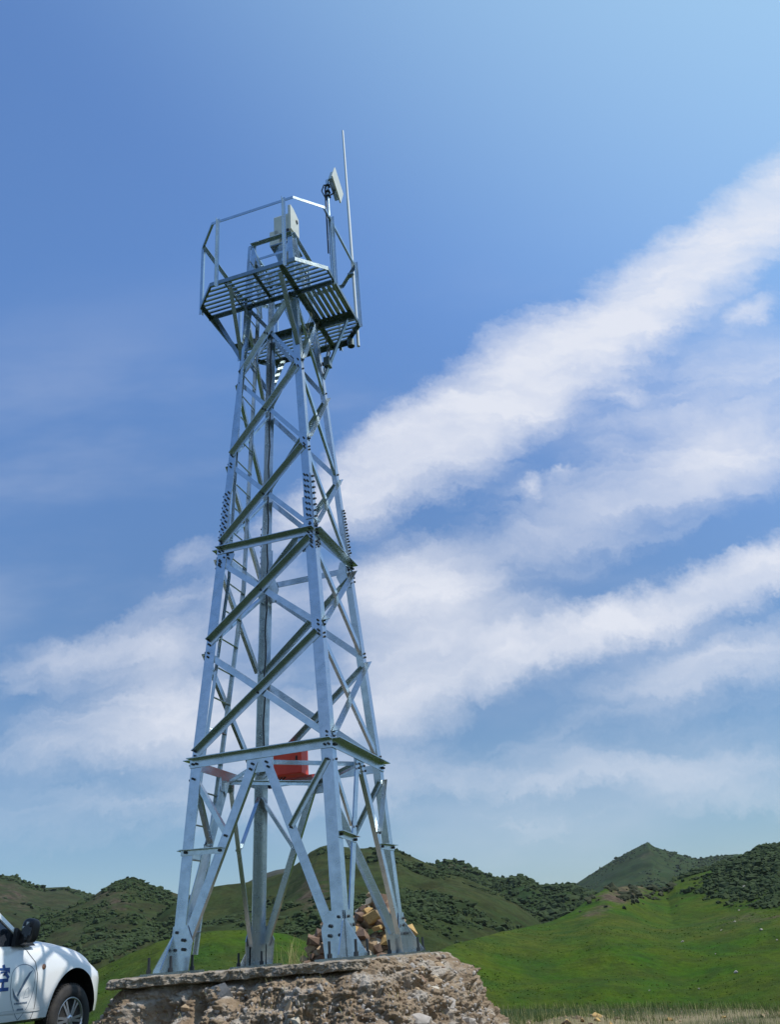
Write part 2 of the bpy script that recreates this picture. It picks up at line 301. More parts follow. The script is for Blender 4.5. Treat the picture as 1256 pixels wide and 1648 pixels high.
class Hill:
    def __init__(s, ridge, D, toe, amp, scale, seed, power=1.0, toe_z=VAL, rockf=None, sky=.25, scrubf=None):
        s.scrubf = scrubf
        s.ridge = ridge; s.D = D; s.toe = toe; s.amp = amp; s.scale = scale; s.seed = seed; s.power = power; s.toe_z = toe_z; s.rockf = rockf; s.sky = sky
    def z(s, az, r):
        if not hasattr(s, 'sm'):
            a0, a1 = s.ridge[0][0], s.ridge[-1][0]; g_ = np.linspace(a0-8, a1+8, 1200); st_ = g_[1]-g_[0]
            def gs(tab, sig):
                k_ = np.arange(-int(3*sig/st_), int(3*sig/st_)+1)*st_; w_ = np.exp(-(k_/sig)**2/2); w_ /= w_.sum(); return np.convolve(np.pad(lerp_tab(tab, g_), len(k_)//2, mode='edge'), w_, 'valid')
            s.sm = (g_, gs(s.D, 1.3), gs(s.ridge, 1.6))
        el0 = lerp_tab(s.ridge, az); D = np.interp(az, s.sm[0], s.sm[1]); toe = lerp_tab(s.toe, az); els = np.interp(az, s.sm[0], s.sm[2])
        q = np.clip(((r-toe)/(D-toe)-.45)/.5, 0, 1); q = q*q*(3-2*q); el = (els-.30)*(1-q)+el0*q
        zr = 1+D*np.tan(np.radians(el)); t = np.clip((r-toe)/(D-toe), 0, 1.0); g = t**s.power
        zz = s.toe_z+(zr-s.toe_z)*g
        back = np.clip(r-D, 0, None); zz = zz-back*.55-np.where(back > 0, 0, 0)
        x = r*np.sin(np.radians(az)); y = r*np.cos(np.radians(az)); P = np.stack([x, y], -1)/s.scale
        n = fbm(P, 6, .5, s.seed)*.6+fbm(P*.8+5, 5, .5, s.seed+20, ridged=True)*.8-.3
        env = np.sin(np.pi*np.clip(t, 0, 1))**.7*(1-s.sky)+s.sky*np.clip(t*3, 0, 1)
        zz = zz+n*s.amp*env
        return zz-6*np.clip(.03-t, 0, .03)/.03
    def build(s, mat_, label, na=700, nr=220, smoothf=True):
        a0, a1 = s.ridge[0][0], s.ridge[-1][0]; az = np.linspace(a0, a1, na); tt = np.concatenate([np.linspace(0, 1, nr), 1+np.linspace(.01, .45, 26)])
        A = np.repeat(az[:, None], len(tt), 1); s.z(np.array([a0]), np.array([100.])); D = np.interp(A, s.sm[0], s.sm[1]); toe = lerp_tab(s.toe, A); r = toe+(D-toe)*tt[None, :]
        Z = s.z(A, r); X = r*np.sin(np.radians(A)); Y = r*np.cos(np.radians(A))
        rk = np.zeros_like(Z) if s.rockf is None else s.rockf(A, np.degrees(np.arctan2(Z-1, r)), X, Y)
        o = np_mesh('hill', np.stack([X, Y, Z], -1).reshape(-1, 3), grid_faces(na, len(tt)), mat_, attrs={'rock': rk.ravel(), 'thicket': (np.zeros_like(Z) if s.scrubf is None else s.scrubf(A, np.degrees(np.arctan2(Z-1, r)), X, Y)).ravel()})
        return tagp(o, label, 'hill', kind='structure')
bump = lambda a, e, ca, ce, wa, we: np.exp(-(((a-ca)/wa)**2+((e-ce)/we)**2))
def nmask(x, y, s, seed, lo, hi): return np.clip((fbm(np.stack([x, y], -1)/s, 4, .55, seed)-lo)/(hi-lo), 0, 1)
DENS = {
 'centre': lambda a, e, x, y: nmask(x, y, 34, 1, .02, .22)*np.clip((e-.5)/3, .15, 1),
 'right_mid': lambda a, e, x, y: nmask(x, y, 40, 2, -.35, .2),
 'left_mid': lambda a, e, x, y: nmask(x, y, 26, 3, .06, .24)*.8+.02,
 'left_far': lambda a, e, x, y: nmask(x, y, 50, 4, .05, .35),
 'near': lambda a, e, x, y: np.clip(nmask(x, y, 22, 5, -.35, .15)*np.clip((e-np.interp(a, [8, 13, 14.5, 16, 19, 22, 40], [3, 2.6, 1.9, .9, .7, .6, .5])-.35*fbm(np.stack([x, y], -1)/25, 4, seed=8))/.25, 0, 1), 0, 1),
 'far_peak': lambda a, e, x, y: nmask(x, y, 90, 7, -.2, .3)}
H = {}
H['left_far'] = Hill([(-60, 3), (-45, 5), (-34, 6.2), (-29.64, 6.15), (-26.81, 5.9), (-24.85, 5.73), (-24.01, 5.59), (-23.31, 5.27), (-22.28, 4.96), (-21.26, 4.97), (-20.56, 4.74), (-19.67, 4.43), (-17.88, 3.83), (-15.71, 2.86)],
    [(-60, 560), (-16, 760)], [(-60, 200), (-16, 300)], 11, 120, 31, rockf=lambda a, e, x, y: .22*bump(a, e, -24, 4.6, 3, 1.2))
H['left_mid'] = Hill([(-40, -1), (-30.28, 1.36), (-27.45, 1.89), (-24.43, 2.39), (-22.66, 2.91), (-21.3, 3.6), (-19.9, 4.24), (-19.17, 4.67), (-18.5, 5.07), (-17.8, 5.27), (-17.26, 5.17), (-16.53, 4.86), (-15.35, 4.45), (-14.32, 4.08), (-12.85, 3.61), (-9.89, 2.46), (-7.69, 0.96)],
    [(-40, 330), (-22, 400), (-17, 470), (-8, 440)], [(-40, 120), (-8, 150)], 8, 90, 47, rockf=lambda a, e, x, y: .3*bump(a, e, -18.6, 4.2, 1.8, 1.0)+.2*bump(a, e, -21, 3, 1.6, .6))
H['centre'] = Hill([(-18.41, 1.42), (-16.76, 2.6), (-15.38, 3.44), (-14.32, 3.91), (-13.23, 4.32), (-11.38, 4.55), (-9.88, 4.7), (-8.35, 5.06), (-7.46, 5.61), (-6.83, 6.07), (-6.2, 6.31), (-5.53, 6.41), (-4.64, 6.17), (-3.43, 6.05), (-2.61, 6.06), (-1.33, 5.82), (-0.25, 5.19), (0.53, 4.74), (2.38, 3.95), (4.01, 3.11), (5.59, 2.16), (7.23, 0.67), (9, -1)],
    [(-18, 360), (-5, 380), (8, 330)], [(-18, 120), (8, 130)], 9, 80, 59, rockf=lambda a, e, x, y: .34*bump(a, e, -6.8, 3.6, 1.2, 1.2)+.1*bump(a, e, 1, 3.2, 2, .8))
H['right_mid'] = Hill([(-6, 2), (-3.04, 3.7), (-1.05, 4.43), (0.53, 4.77), (1.17, 4.94), (1.6, 5.02), (1.99, 4.94), (2.92, 4.58), (3.96, 3.96), (4.86, 3.47), (5.16, 3.44), (5.5, 3.54), (5.83, 3.56), (6.2, 3.53), (6.56, 3.39), (7.2, 2.85), (8.5, 2.74), (9.06, 2.76), (10.11, 2.36), (11.77, 1.47), (15, 0)],
    [(-6, 470), (2, 480), (15, 430)], [(-6, 150), (15, 150)], 10, 70, 71, rockf=lambda a, e, x, y: .42*bump(a, e, 2.4, 4.5, 1.3, .55)+.2*bump(a, e, 5.5, 3.3, .9, .3))
H['far_peak'] = Hill([(3, 0), (6.68, 1.9), (8.76, 2.72), (10.22, 3.39), (11.64, 4.02), (13.09, 4.58), (13.73, 4.8), (14.04, 4.90), (14.38, 4.59), (15.12, 4.28), (16.14, 3.86), (16.74, 3.66), (17.53, 3.72), (18.92, 3.68), (20.61, 3.16), (22.42, 2.48), (30, 2)],
    [(3, 1300), (14, 1300), (30, 1500)], [(3, 500), (30, 500)], 34, 230, 83, sky=.1, rockf=lambda a, e, x, y: .2*bump(a, e, 14, 4.4, 1.6, .6))
H['near'] = Hill([(-4, -1.8), (-1.86, -0.79), (0.44, -0.04), (1.78, 0.29), (3.79, 0.5), (7.18, 1.04), (8.91, 1.64), (10.0, 2.17), (11.04, 2.62), (12.37, 2.64), (13.4, 2.35), (14.53, 2.24), (15.08, 2.63), (16.12, 2.97), (17.27, 3.23), (18.88, 3.51), (19.85, 3.78), (20.53, 4.01), (21.37, 3.98), (23.83, 3.97), (29.01, 3.5), (40, 3.2), (60, 1)],
    [(-4, 120), (2, 150), (11, 240), (16, 330), (21, 340), (60, 300)], [(-4, 55), (60, 60)], 3.2, 60, 97, power=.92, sky=.3,
    rockf=lambda a, e, x, y: .42*bump(a, e, 12.0, 2.2, 1.9, .6)+.25*bump(a, e, 10, 1.3, 1.3, .5)+.2*bump(a, e, 19, .3, 3, .5))
H['left_meadow'] = Hill([(-45, -2), (-28.45, -1.06), (-24.0, -1.04), (-20.93, -0.26), (-19.35, 0.45), (-17.7, 1.05), (-15.83, 1.65), (-14.25, 1.9), (-12.81, 2.03), (-10.63, 1.94), (-8.42, 1.59), (-6.22, 0.79), (-3.3, -0.29), (0, -2)],
    [(-45, 130), (0, 150)], [(-45, 50), (0, 55)], 2.5, 50, 101, power=.95, sky=.3)
H['far_ridge'] = Hill([(-13, 3.6), (-11.38, 4.28), (-9.88, 4.95), (-8.93, 5.17), (-7.97, 5.25), (-7.21, 5.05), (-5.32, 4.22), (-3, 3)],
    [(-13, 1100), (-3, 1100)], [(-13, 500), (-3, 500)], 16, 200, 113, sky=.1)
for k_, f_ in DENS.items(): H[k_].scrubf = f_
olive = (.05, .055, .02); green = (.040, .075, .018); mead = (.036, .082, .006); mead2 = (.054, .080, .012); rockc = (.125, .10, .065)
H['left_far'].build(hillmat('hill_left_far', (.040, .048, .022), (.030, .044, .016), (.095, .075, .052), .012, 1), 'green brown hill at far left behind the car', 500, 160)
H['left_mid'].build(hillmat('hill_left_mid', (.045, .048, .022), (.033, .050, .016), (.085, .07, .045), .016, 2), 'rounded hill peak left of the tower', 500, 180)
H['centre'].build(hillmat('hill_centre', (.040, .052, .018), (.030, .046, .014), (.085, .07, .045), .016, 3), 'broad green hill behind the tower legs', 700, 200)
H['right_mid'].build(hillmat('hill_right_mid', (.022, .040, .013), (.028, .050, .014), (.10, .085, .062), .02, 4), 'dark green hill with rocky crest right of the tower', 600, 180)
H['far_peak'].build(hillmat('hill_far_peak', (.022, .042, .014), (.030, .050, .016), (.07, .065, .04), .006, 5), 'distant pointed peak on the right', 600, 160)
H['near'].build(hillmat('hill_near_meadow', mead, mead2, (.115, .09, .058), .02, 6, dark=(.030, .056, .010)), 'bright grassy meadow slope on the right with a rocky brow', 900, 260)
H['left_meadow'].build(hillmat('hill_left_meadow', mead, (.045, .07, .014), rockc, .03, 7, dark=(.027, .050, .010)), 'bright green meadow slope behind the left tower legs', 500, 140)
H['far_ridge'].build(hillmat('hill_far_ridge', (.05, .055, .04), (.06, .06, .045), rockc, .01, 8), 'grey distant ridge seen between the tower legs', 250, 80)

# scrub: thousands of leafy clumps on the slopes
ico_v = []; ico_f = []
def _ico(sub=1):
    bm = bmesh.new(); bmesh.ops.create_icosphere(bm, subdivisions=sub, radius=1)
    v = np.array([q.co[:] for q in bm.verts]); f = np.array([[q.index for q in p.verts] for p in bm.faces]); bm.free(); return v, f
ICO1 = _ico(1); ICO2 = _ico(2); ICO3 = _ico(3)
def scrub(name, h, n, a_rng, dens, size, mat_, label, seed):
    g = np.random.default_rng(seed); az = g.uniform(*a_rng, n*6); t = g.uniform(.05, 1.03, n*6)**.8
    h.z(az[:1], np.array([100.])); D = np.interp(az, h.sm[0], h.sm[1]); toe = lerp_tab(h.toe, az); r = toe+(D-toe)*t; z = h.z(az, r)
    el = np.degrees(np.arctan2(z-1, r)); x = r*np.sin(np.radians(az)); y = r*np.cos(np.radians(az))
    p = dens(az, el, x, y); keep = g.random(len(p)) < p
    x, y, z = x[keep][:n], y[keep][:n], z[keep][:n]; k = len(x)
    iv, fi = ICO1; V = []; s = size*np.exp(g.normal(-.25, .5, k)).clip(.2, 2.4)
    off = iv[None]*g.uniform(.45, 1.25, (k, len(iv), 1))*np.stack([s*g.uniform(.7, 1.5, k), s*g.uniform(.7, 1.5, k), s*g.uniform(.5, .95, k)], -1)[:, None]
    V = off+np.stack([x, y, z+s*.3], -1)[:, None]
    Fq = (fi[None]+(np.arange(k)*len(iv))[:, None, None]).reshape(-1, 3)
    o = np_mesh(name, V.reshape(-1, 3), Fq, mat_, smooth=False)
    return tagp(o, label, 'scrub', kind='stuff')
leafd = mat('scrub_leaves', (.024, .043, .013), .9, var=(.038, .055, .020), vscale=.12, spec=.15)
leafb = mat('scrub_leaves_brown', (.055, .058, .030), .9, var=(.030, .038, .018), vscale=.15, spec=.15)
scrub('hillside_scrub', H['centre'], 9000, (-18, 8), DENS['centre'], .62, leafd, 'dark green scrub on the hill behind the tower', 1)
scrub('hillside_scrub', H['right_mid'], 9000, (-4, 14), DENS['right_mid'], .95, leafd, 'dense scrub on the dark hill right of the tower', 2)
scrub('hillside_scrub', H['left_mid'], 5200, (-30, -8), DENS['left_mid'], .62, leafd, 'patchy scrub on the peak left of the tower', 3)
scrub('hillside_scrub', H['left_far'], 2200, (-34, -16), DENS['left_far'], 1.1, leafd, 'sparse scrub on the far left hill', 4)
scrub('hillside_scrub', H['near'], 22000, (8, 40), DENS['near'], .55, leafd, 'dark bushes covering the upper right slope', 5)
scrub('hillside_scrub', H['near'], 1500, (9, 15), lambda a, e, x, y: bump(a, e, 12.3, 2.2, 1.7, .45)*nmask(x, y, 9, 6, -.3, .3), .7, leafb, 'brown bushes on the rocky brow of the meadow', 6)
scrub('hillside_scrub', H['far_peak'], 3500, (8, 23), DENS['far_peak'], 1.3, leafd, 'woods on the distant peak', 7)
tuft = mat('meadow_tufts', (.040, .088, .008), .9, var=(.062, .092, .016), vscale=.3, spec=.1)
scrub('meadow_tufts', H['near'], 14000, (-2, 32), lambda a, e, x, y: nmask(x, y, 11, 51, -.3, .35)*np.clip((1.5-e)/1.5, 0, 1), .075, tuft, 'darker grass tufts across the right meadow', 51)
scrub('meadow_tufts', H['left_meadow'], 5000, (-28, -3), lambda a, e, x, y: nmask(x, y, 9, 52, -.2, .4), .075, tuft, 'grass tufts across the left meadow', 52)
# line of bushes along the hollow above the left meadow
def line_bushes():
    g = np.random.default_rng(21); V = []; Fq = []; h = H['left_mid']; iv, fi = ICO1; c = 0
    for i in range(900):
        q = g.uniform(0, 1)**.8; az = -19.6+5.6*q+g.normal(0, .25); el = .95+(3.0-.95)*q+g.normal(0, .18)
        rr = np.linspace(125, 440, 120); zz = h.z(np.full(120, az), rr); ee = np.degrees(np.arctan2(zz-1, rr)); k = int(np.argmax(ee > el))
        if k == 0: continue
        s = g.uniform(.4, 1.3)
        V.append(iv*g.uniform(.5, 1.2, (12, 1))*[s*1.2, s*1.2, s*.8]+[rr[k]*math.sin(R(az)), rr[k]*math.cos(R(az)), zz[k]+s*.3]); Fq.append(fi+12*c); c += 1
    tagp(np_mesh('hillside_scrub', np.concatenate(V), np.concatenate(Fq), leafd, smooth=False), 'band of dark bushes in the hollow left of the tower', 'scrub', kind='stuff')
line_bushes()
def rock_verts(g, n_planes=14, base=None, rough=.05):
    bm = bmesh.new(); pts = g.normal(size=(n_planes+4, 3)); pts /= np.linalg.norm(pts, axis=1)[:, None]; pts *= g.uniform(.7, 1.08, (len(pts), 1))
    for p_ in pts: bm.verts.new(p_)
    bmesh.ops.convex_hull(bm, input=bm.verts); bmesh.ops.delete(bm, geom=[q for q in bm.verts if not q.link_faces], context='VERTS')
    bmesh.ops.triangulate(bm, faces=bm.faces)
    bm.verts.index_update(); vv = np.array([q.co[:] for q in bm.verts]); ff = np.array([[q.index for q in p.verts] for p in bm.faces]); bm.free(); return vv, ff
def chunk_verts(g):
    c = np.array([[a, b, e] for a in (-1, 1) for b in (-1, 1) for e in (-1, 1)])*.62; p = c+g.uniform(-.30, .30, c.shape); p = np.concatenate([p, g.normal(size=(2, 3))*.5])
    bm = bmesh.new(); [bm.verts.new(q) for q in p]; bmesh.ops.convex_hull(bm, input=bm.verts); bmesh.ops.delete(bm, geom=[q for q in bm.verts if not q.link_faces], context='VERTS')
    bmesh.ops.triangulate(bm, faces=bm.faces); bm.verts.index_update(); vv = np.array([q.co[:] for q in bm.verts]); ff = np.array([[q.index for q in f_.verts] for f_ in bm.faces]); bm.free(); return vv, ff
def rock_verts_old(g, n_planes=14, base=ICO2, rough=.05):
    v, f = base; nrm = g.normal(size=(n_planes, 3)); nrm /= np.linalg.norm(nrm, axis=1)[:, None]; d = g.uniform(.55, 1.0, n_planes)
    dots = v@nrm.T; rr = np.where(dots > .05, d[None]/np.maximum(dots, .05), 9).min(1).clip(0, 1.25)
    rr = rr*(1+rough*g.normal(size=len(rr))); return v*rr[:, None], f
# pale boulders lying on the right meadow
g = np.random.default_rng(33)
for i, (az, el, s) in enumerate([(17.35, -2.35, .55), (14.85, -.6, .45), (19.2, -.35, .5), (17.9, .2, .5), (16.5, -1.35, .3), (15.2, -3.0, .25), (18.3, .75, .45), (18.9, 1.9, .9), (19.9, -.9, .3), (12.5, -2.9, .25), (20.4, -1.6, .3), (17.1, -.2, .3)]):
    h = H['near']; rr = np.linspace(62, 330, 600); zz = h.z(np.full(600, az), rr); ee = np.degrees(np.arctan2(zz-1, rr)); k = int(np.argmax(ee > el))
    v, f = rock_verts(g, 12, ICO1)
    o = np_mesh('boulder', v*np.array([s*.7, s*.6, s*.45]), f, M['stone'][0], smooth=False); o.location = (rr[k]*math.sin(R(az)), rr[k]*math.cos(R(az)), zz[k]+s*.2)
    tagp(o, 'small pale boulder lying on the grassy slope to the right', 'rock', 'pale boulders on the right meadow')

# ------------------------------------------------------------------ foundation under the tower
TX, TY, TZ, TYAW = -1.4192, 10.3118, 1.009, R(-16.2452)
found = empty('tower_foundation', (TX, TY, TZ), TYAW)
tagp(found, 'rough rubble and concrete plinth that the steel tower stands on', 'foundation')
def sq_ring(th, hx, hy, e=5.0):    # superellipse point
    c, s = np.cos(th), np.sin(th); k = (np.abs(c/hx)**e+np.abs(s/hy)**e)**(-1/e); return k*c, k*s
MCX, MCY = .13, .05
def mound_pt(th, w):               # w 0 top .. 1 ground
    hx = np.where(np.cos(th) > 0, 1.24+1.12*w**.78, 1.50+.75*w**.75); hy = np.where(np.sin(th) < 0, 1.43+1.15*w**.75, 1.43+.6*w)
    x, y = sq_ring(th, hx, hy, 7.0-3.0*w); lobe = .05+.20*w
    x = x*(1+0*lobe)+MCX; y = y+MCY; z = -.10-1.12*w+.075*np.clip((x-1.05)/.25, 0, 1)*(1-w)
    return x, y, z
def mound_disp(x, y, z):
    P = np.stack([x, y, z], -1)
    def billow(q, o, gn, sd_): return 1-2*(.5+.5*fbm(q, o, gn, sd_, ridged=True))
    d = .15*fbm(P*1.7, 3, .5, 3)+.10*fbm(P*3.6, 4, .5, 5)-.11*fbm(P*4.2, 3, .5, 7, ridged=True)*.8+.05*billow(P*9.5, 3, .6, 9)+.022*billow(P*27, 3, .6, 13)+.008*fbm(P*80, 2, .6, 15)
    d = d+.10*np.clip(x-.9, 0, 1)*fbm(P*[2.5, 2.5, 4.5]+9, 3, .5, 33)*2
    d = d-.11*np.exp(-((z+.10)/.045)**2)*np.clip((1.25-x)/.3, 0, 1)*np.clip((x+1.35)/.3, .0, 1)
    d = d-.34*np.exp(-(((x+.98)/.27)**2+((y+1.75)/.5)**2+((z+.36)/.17)**2))
    d = d-.20*np.exp(-(((x+.35)/.12)**2+((y+1.6)/.5)**2+((z+.30)/.10)**2))-.16*np.exp(-(((x-.15)/.10)**2+((y+1.6)/.5)**2+((z+.24)/.08)**2))
    return d
def make_mound():
    nt_, nw = 2000, 200; th = np.linspace(0, 2*np.pi, nt_, endpoint=False); w = np.linspace(0, 1, nw)
    T, W_ = np.meshgrid(th, w, indexing='ij'); x, y, z = mound_pt(T, W_)
    d = mound_disp(x, y, z); r = np.hypot(x-MCX, y-MCY); k = 1+d/r*np.clip(.6+W_*4, 0, 1)
    X = MCX+(x-MCX)*k; Y = MCY+(y-MCY)*k; Z = z+.3*d*np.clip(W_*5, 0, 1)
    # closing ring going inwards on top
    V = np.stack([X, Y, Z], -1); inner = V[:, :1].copy(); inner[..., 0] = MCX+(inner[..., 0]-MCX)*.6; inner[..., 1] = MCY+(inner[..., 1]-MCY)*.6
    V = np.concatenate([inner, V], 1); nw += 1
    return np_mesh('rubble_core', V.reshape(-1, 3), grid_faces(nt_, nw, True), M['rubble'], found)
make_mound()
def make_cap():
    nt_ = 1600; th = np.linspace(0, 2*np.pi, nt_, endpoint=False)
    prof = [(.0, -.018), (.5, -.018), (.8, -.018), (.93, -.018), (.97, -.02), (.982, -.021), (.991, -.024)]+[(.999, -.028-.003*i_) for i_ in range(24)]+[(.99, -.101), (.97, -.104), (.94, -.105), (.6, -.105)]
    V = []
    for k, zz in prof:
        x, y = sq_ring(th, 1.36, 1.47, 14); x = x*max(k, .001)-.06; y = y*max(k, .001)+.02; P = np.stack([x, y, np.full_like(x, zz)], -1)
        if k > .9:
            d = .045*fbm(P*2.2, 3, .5, 61)+.04*fbm(P*7, 4, .6, 63, ridged=True)+.034*fbm(P*22, 4, .7, 67)+.03*fbm(P*[6, 6, 14], 3, .6, 71)-.12*np.clip(fbm(P*3.1, 3, .6, 91)-.18, 0, 1)
            rr = np.hypot(x+.06, y-.02); x = -.06+(x+.06)*(1+d/rr); y = .02+(y-.02)*(1+d/rr); z = zz+(.022 if zz < -.05 else .026)*fbm(P*[7, 7, 1]+3, 5, .7, 69)
        else: z = np.full_like(x, zz)
        V.append(np.stack([x, y, z], -1))
    V = np.stack(V, 1)
    return np_mesh('concrete_cap', V.reshape(-1, 3), grid_faces(nt_, len(prof), True), M['cap'], found)
make_cap()
def stones_on_mound():
    g = np.random.default_rng(77); n = 0
    th0 = [R(a) for a in (-150, 0)]
    while n < 96:
        th = g.uniform(R(-155), R(25)); w = g.uniform(.03, .95); x, y, z = mound_pt(np.array(th), np.array(w)); d = float(mound_disp(x, y, z)); r = float(np.hypot(x-MCX, y-MCY))
        s = g.choice([.035, .05, .07, .10, .13], p=[.3, .3, .2, .13, .07])*g.uniform(.8, 1.2)
        k = 1+(d-.2*s)/r; v, f = rock_verts(g, 13, ICO2, .02); sc_ = np.array([s*g.uniform(.9, 1.5), s*g.uniform(.8, 1.1), s*g.uniform(.6, .95)]); a = g.uniform(0, 6.28)
        v = v*sc_; v = v@np.array([[math.cos(a), -math.sin(a), 0], [math.sin(a), math.cos(a), 0], [0, 0, 1]])
        o = np_mesh('stone', v, f, M['stone'][int(g.choice([0, 0, 0, 1, 2, 4]))], found, smooth=False)
        o.location = (MCX+(float(x)-MCX)*k, MCY+(float(y)-MCY)*k, float(z)+.3*d); n += 1
    # grit
    k = 3500; th = g.uniform(R(-160), R(35), k); w = g.uniform(.0, 1, k); x, y, z = mound_pt(th, w); d = mound_disp(x, y, z); r = np.hypot(x-MCX, y-MCY)
    s = g.choice([.006, .010, .016, .026], k, p=[.4, .35, .18, .07])*g.uniform(.7, 1.3, k); q = 1+d/r; iv, fi = ICO1
    off = iv[None]*g.uniform(.6, 1.2, (k, 12, 1))*(s[:, None, None]*g.uniform(.7, 1.4, (k, 1, 3)))
    V = off+np.stack([MCX+(x-MCX)*q, MCY+(y-MCY)*q, z+.3*d], -1)[:, None]
    o = np_mesh('grit', V.reshape(-1, 3), (fi[None]+(np.arange(k)*12)[:, None, None]).reshape(-1, 3), M['stone'][0], found, smooth=False); tagp(o, kind='stuff')
stones_on_mound()
def stalks(name, pts, hgt, wid, mat_, parent=None, seed=1, lean=.35, kind='stuff', label=None, cat=None, group=None):
    g = np.random.default_rng(seed); n = len(pts); pts = np.asarray(pts, float)
    h = hgt*g.uniform(.45, 1.25, n); a = g.uniform(0, 6.28, n); ln = lean*g.uniform(.1, 1, n)*h; a2 = g.uniform(0, 6.28, n)
    dx = np.stack([np.cos(a), np.sin(a), 0*a], -1)*wid; tip = np.stack([np.cos(a2)*ln, np.sin(a2)*ln, h], -1); mid = tip*[.35, .35, .55]
    V = np.stack([pts-dx/2, pts+dx/2, pts+mid+dx*.35, pts+mid-dx*.35, pts+tip], 1)
    b = (np.arange(n)*5)[:, None]; Fq = np.concatenate([b+[0, 1, 2], b+[0, 2, 3], b+[3, 2, 4]], 0)
    o = np_mesh(name, V.reshape(-1, 3), Fq, mat_, parent, smooth=False); tagp(o, label, cat, group, kind); return o
g = np.random.default_rng(5); th = g.uniform(R(-150), R(30), 900); w = g.uniform(0, 1, 900)**1.5; w = np.where(th > R(-40), w, w*.5)
x, y, z = mound_pt(th, w); d = mound_disp(x, y, z); r_ = np.hypot(x-MCX, y-MCY)
stalks('dry_stalks', np.stack([MCX+(x-MCX)*(1+(d-.01)/r_), MCY+(y-MCY)*(1+(d-.01)/r_), z+.3*d], -1), .055, .004, M['straw'], found, 3, lean=1.2)

# ------------------------------------------------------------------ lattice tower
tower = empty('lattice_tower', (TX, TY, TZ), TYAW)
tagp(tower, 'tall galvanised steel lattice tower with a railed platform, standing on the rubble plinth', 'tower')
Z1, Z1B, Z2, Z2B, Z3, ZT, ZC = 2.066, 3.411, 4.742, 6.119, 7.522, 8.971, 10.25
def hw(z): return float(np.interp(z, [0, Z1, Z2, ZT, ZC], [.96, .853, .671, .409, .35]))
LS = [(-1, -1), (1, -1), (1, 1), (-1, 1)]
LT = .010
def corner(i, z): h = hw(z); return Vector((LS[i][0]*h, LS[i][1]*h, z))
bolts = []
def bolt_at(p, n, r=.013, l=.022): bolts.append((Vector(p), Vector(n).normalized(), r, l))
for i in range(4):
    sx, sy = LS[i]; a, b = (-sx, 0, 0), (0, -sy, 0)
    mb = MB()
    for z0, z1, w in ((0.01, Z1, .13), (Z1, Z2, .13), (Z2, 5.28, .13), (5.285, ZT, .105), (ZT, ZC, .08)):
        mb.angle(corner(i, z0), corner(i, z1), a, w, b, w, LT)
    leg = mb.build('leg', M['zinc'], tower)
    # splice plates inside
    sp = MB()
    for d1, d2 in ((a, b), (b, a)):
        d1 = Vector(d1); d2 = Vector(d2)
        p0 = corner(i, 4.93)-d2*.011+d1*.008; p1 = corner(i, 5.63)-d2*.011+d1*.008
        up = (p1-p0); sp.poly([p0, p0+d1*.09, p1+d1*.09, p1, p0+d2*.008, p0+d1*.09+d2*.008, p1+d1*.09+d2*.008, p1+d2*.008], [(0, 1, 2, 3), (7, 6, 5, 4), (0, 4, 5, 1), (1, 5, 6, 2), (2, 6, 7, 3), (3, 7, 4, 0)])
        for k in range(8):
            zz = 4.97+k*.088+(.04 if k > 3 else 0)*0
            for q in (.032, .072): bolt_at(corner(i, zz)-d2*.012+d1*q+Vector((0, 0, .02 if q > .05 else 0)), -d2)
    sp.build('splice_plate', M['zinc'], leg)
    # foot: base plate, stiffeners, gusset plates, anchor bolts
    c0 = corner(i, 0); ctr = c0+Vector((-sx*.02, -sy*.02, -.006))
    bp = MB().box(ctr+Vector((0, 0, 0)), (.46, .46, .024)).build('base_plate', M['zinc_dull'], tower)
    st = MB(); st2 = MB()
    st.prism([c0+Vector((sx*.004, -sy*.004, .007)), c0+Vector((sx*.20, -sy*.004, .007)), c0+Vector((sx*.20, -sy*.004, .03)), corner(i, .34)+Vector((sx*.012, -sy*.004, 0)), corner(i, .34)+Vector((sx*.002, -sy*.004, 0))], (0, -sy*.012, 0))
    st2.prism([c0+Vector((-sx*.004, sy*.004, .007)), c0+Vector((-sx*.004, sy*.20, .007)), c0+Vector((-sx*.004, sy*.20, .03)), corner(i, .34)+Vector((-sx*.004, sy*.012, 0)), corner(i, .34)+Vector((-sx*.004, sy*.002, 0))], (-sx*.012, 0, 0))
    st.build('stiffener', M['zinc'], bp); st2.build('stiffener', M['zinc'], bp)
    for (d1, d2) in ((Vector(a), Vector(b)), (Vector(b), Vector(a))):
        gp = MB(); o_ = -d2*.012
        gp.prism([corner(i, .008)+o_+d1*.01, corner(i, .008)+o_+d1*.22, corner(i, .26)+o_+d1*.24, corner(i, .42)+o_+d1*.16, corner(i, .42)+o_+d1*.01], -d2*.0095); gp.build('gusset_plate', M['zinc'], bp)
        for k in range(2): bolt_at(corner(i, .20+.085*k)+d1*(.15-.012*k)-d2*.034, -d2, .017, .02)
        for k in range(2): bolt_at(corner(i, .20+.16*k)+d1*.05-d2*.023, -d2, .015, .016)
    for dx, dy in ((.10, .16), (-.16, -.10)):
        for q in (0, 1):
            px, py = (dx, -dy) if q == 0 else (-dy, dx)
        pass
    for dx, dy in ((.17, -.11), (-.11, .17), (.15, .15), (-.16, -.16)):
        p = c0+Vector((sx*dx, sy*dy, 0)); ab = MB()
        ab.tube([p+Vector((0, 0, -.03)), p+Vector((0, 0, .15))], .014, 8); ab.tube([p+Vector((0, 0, .007)), p+Vector((0, 0, .045))], .024, 6)
        ab.build('anchor_bolt', M['bolt'], bp)

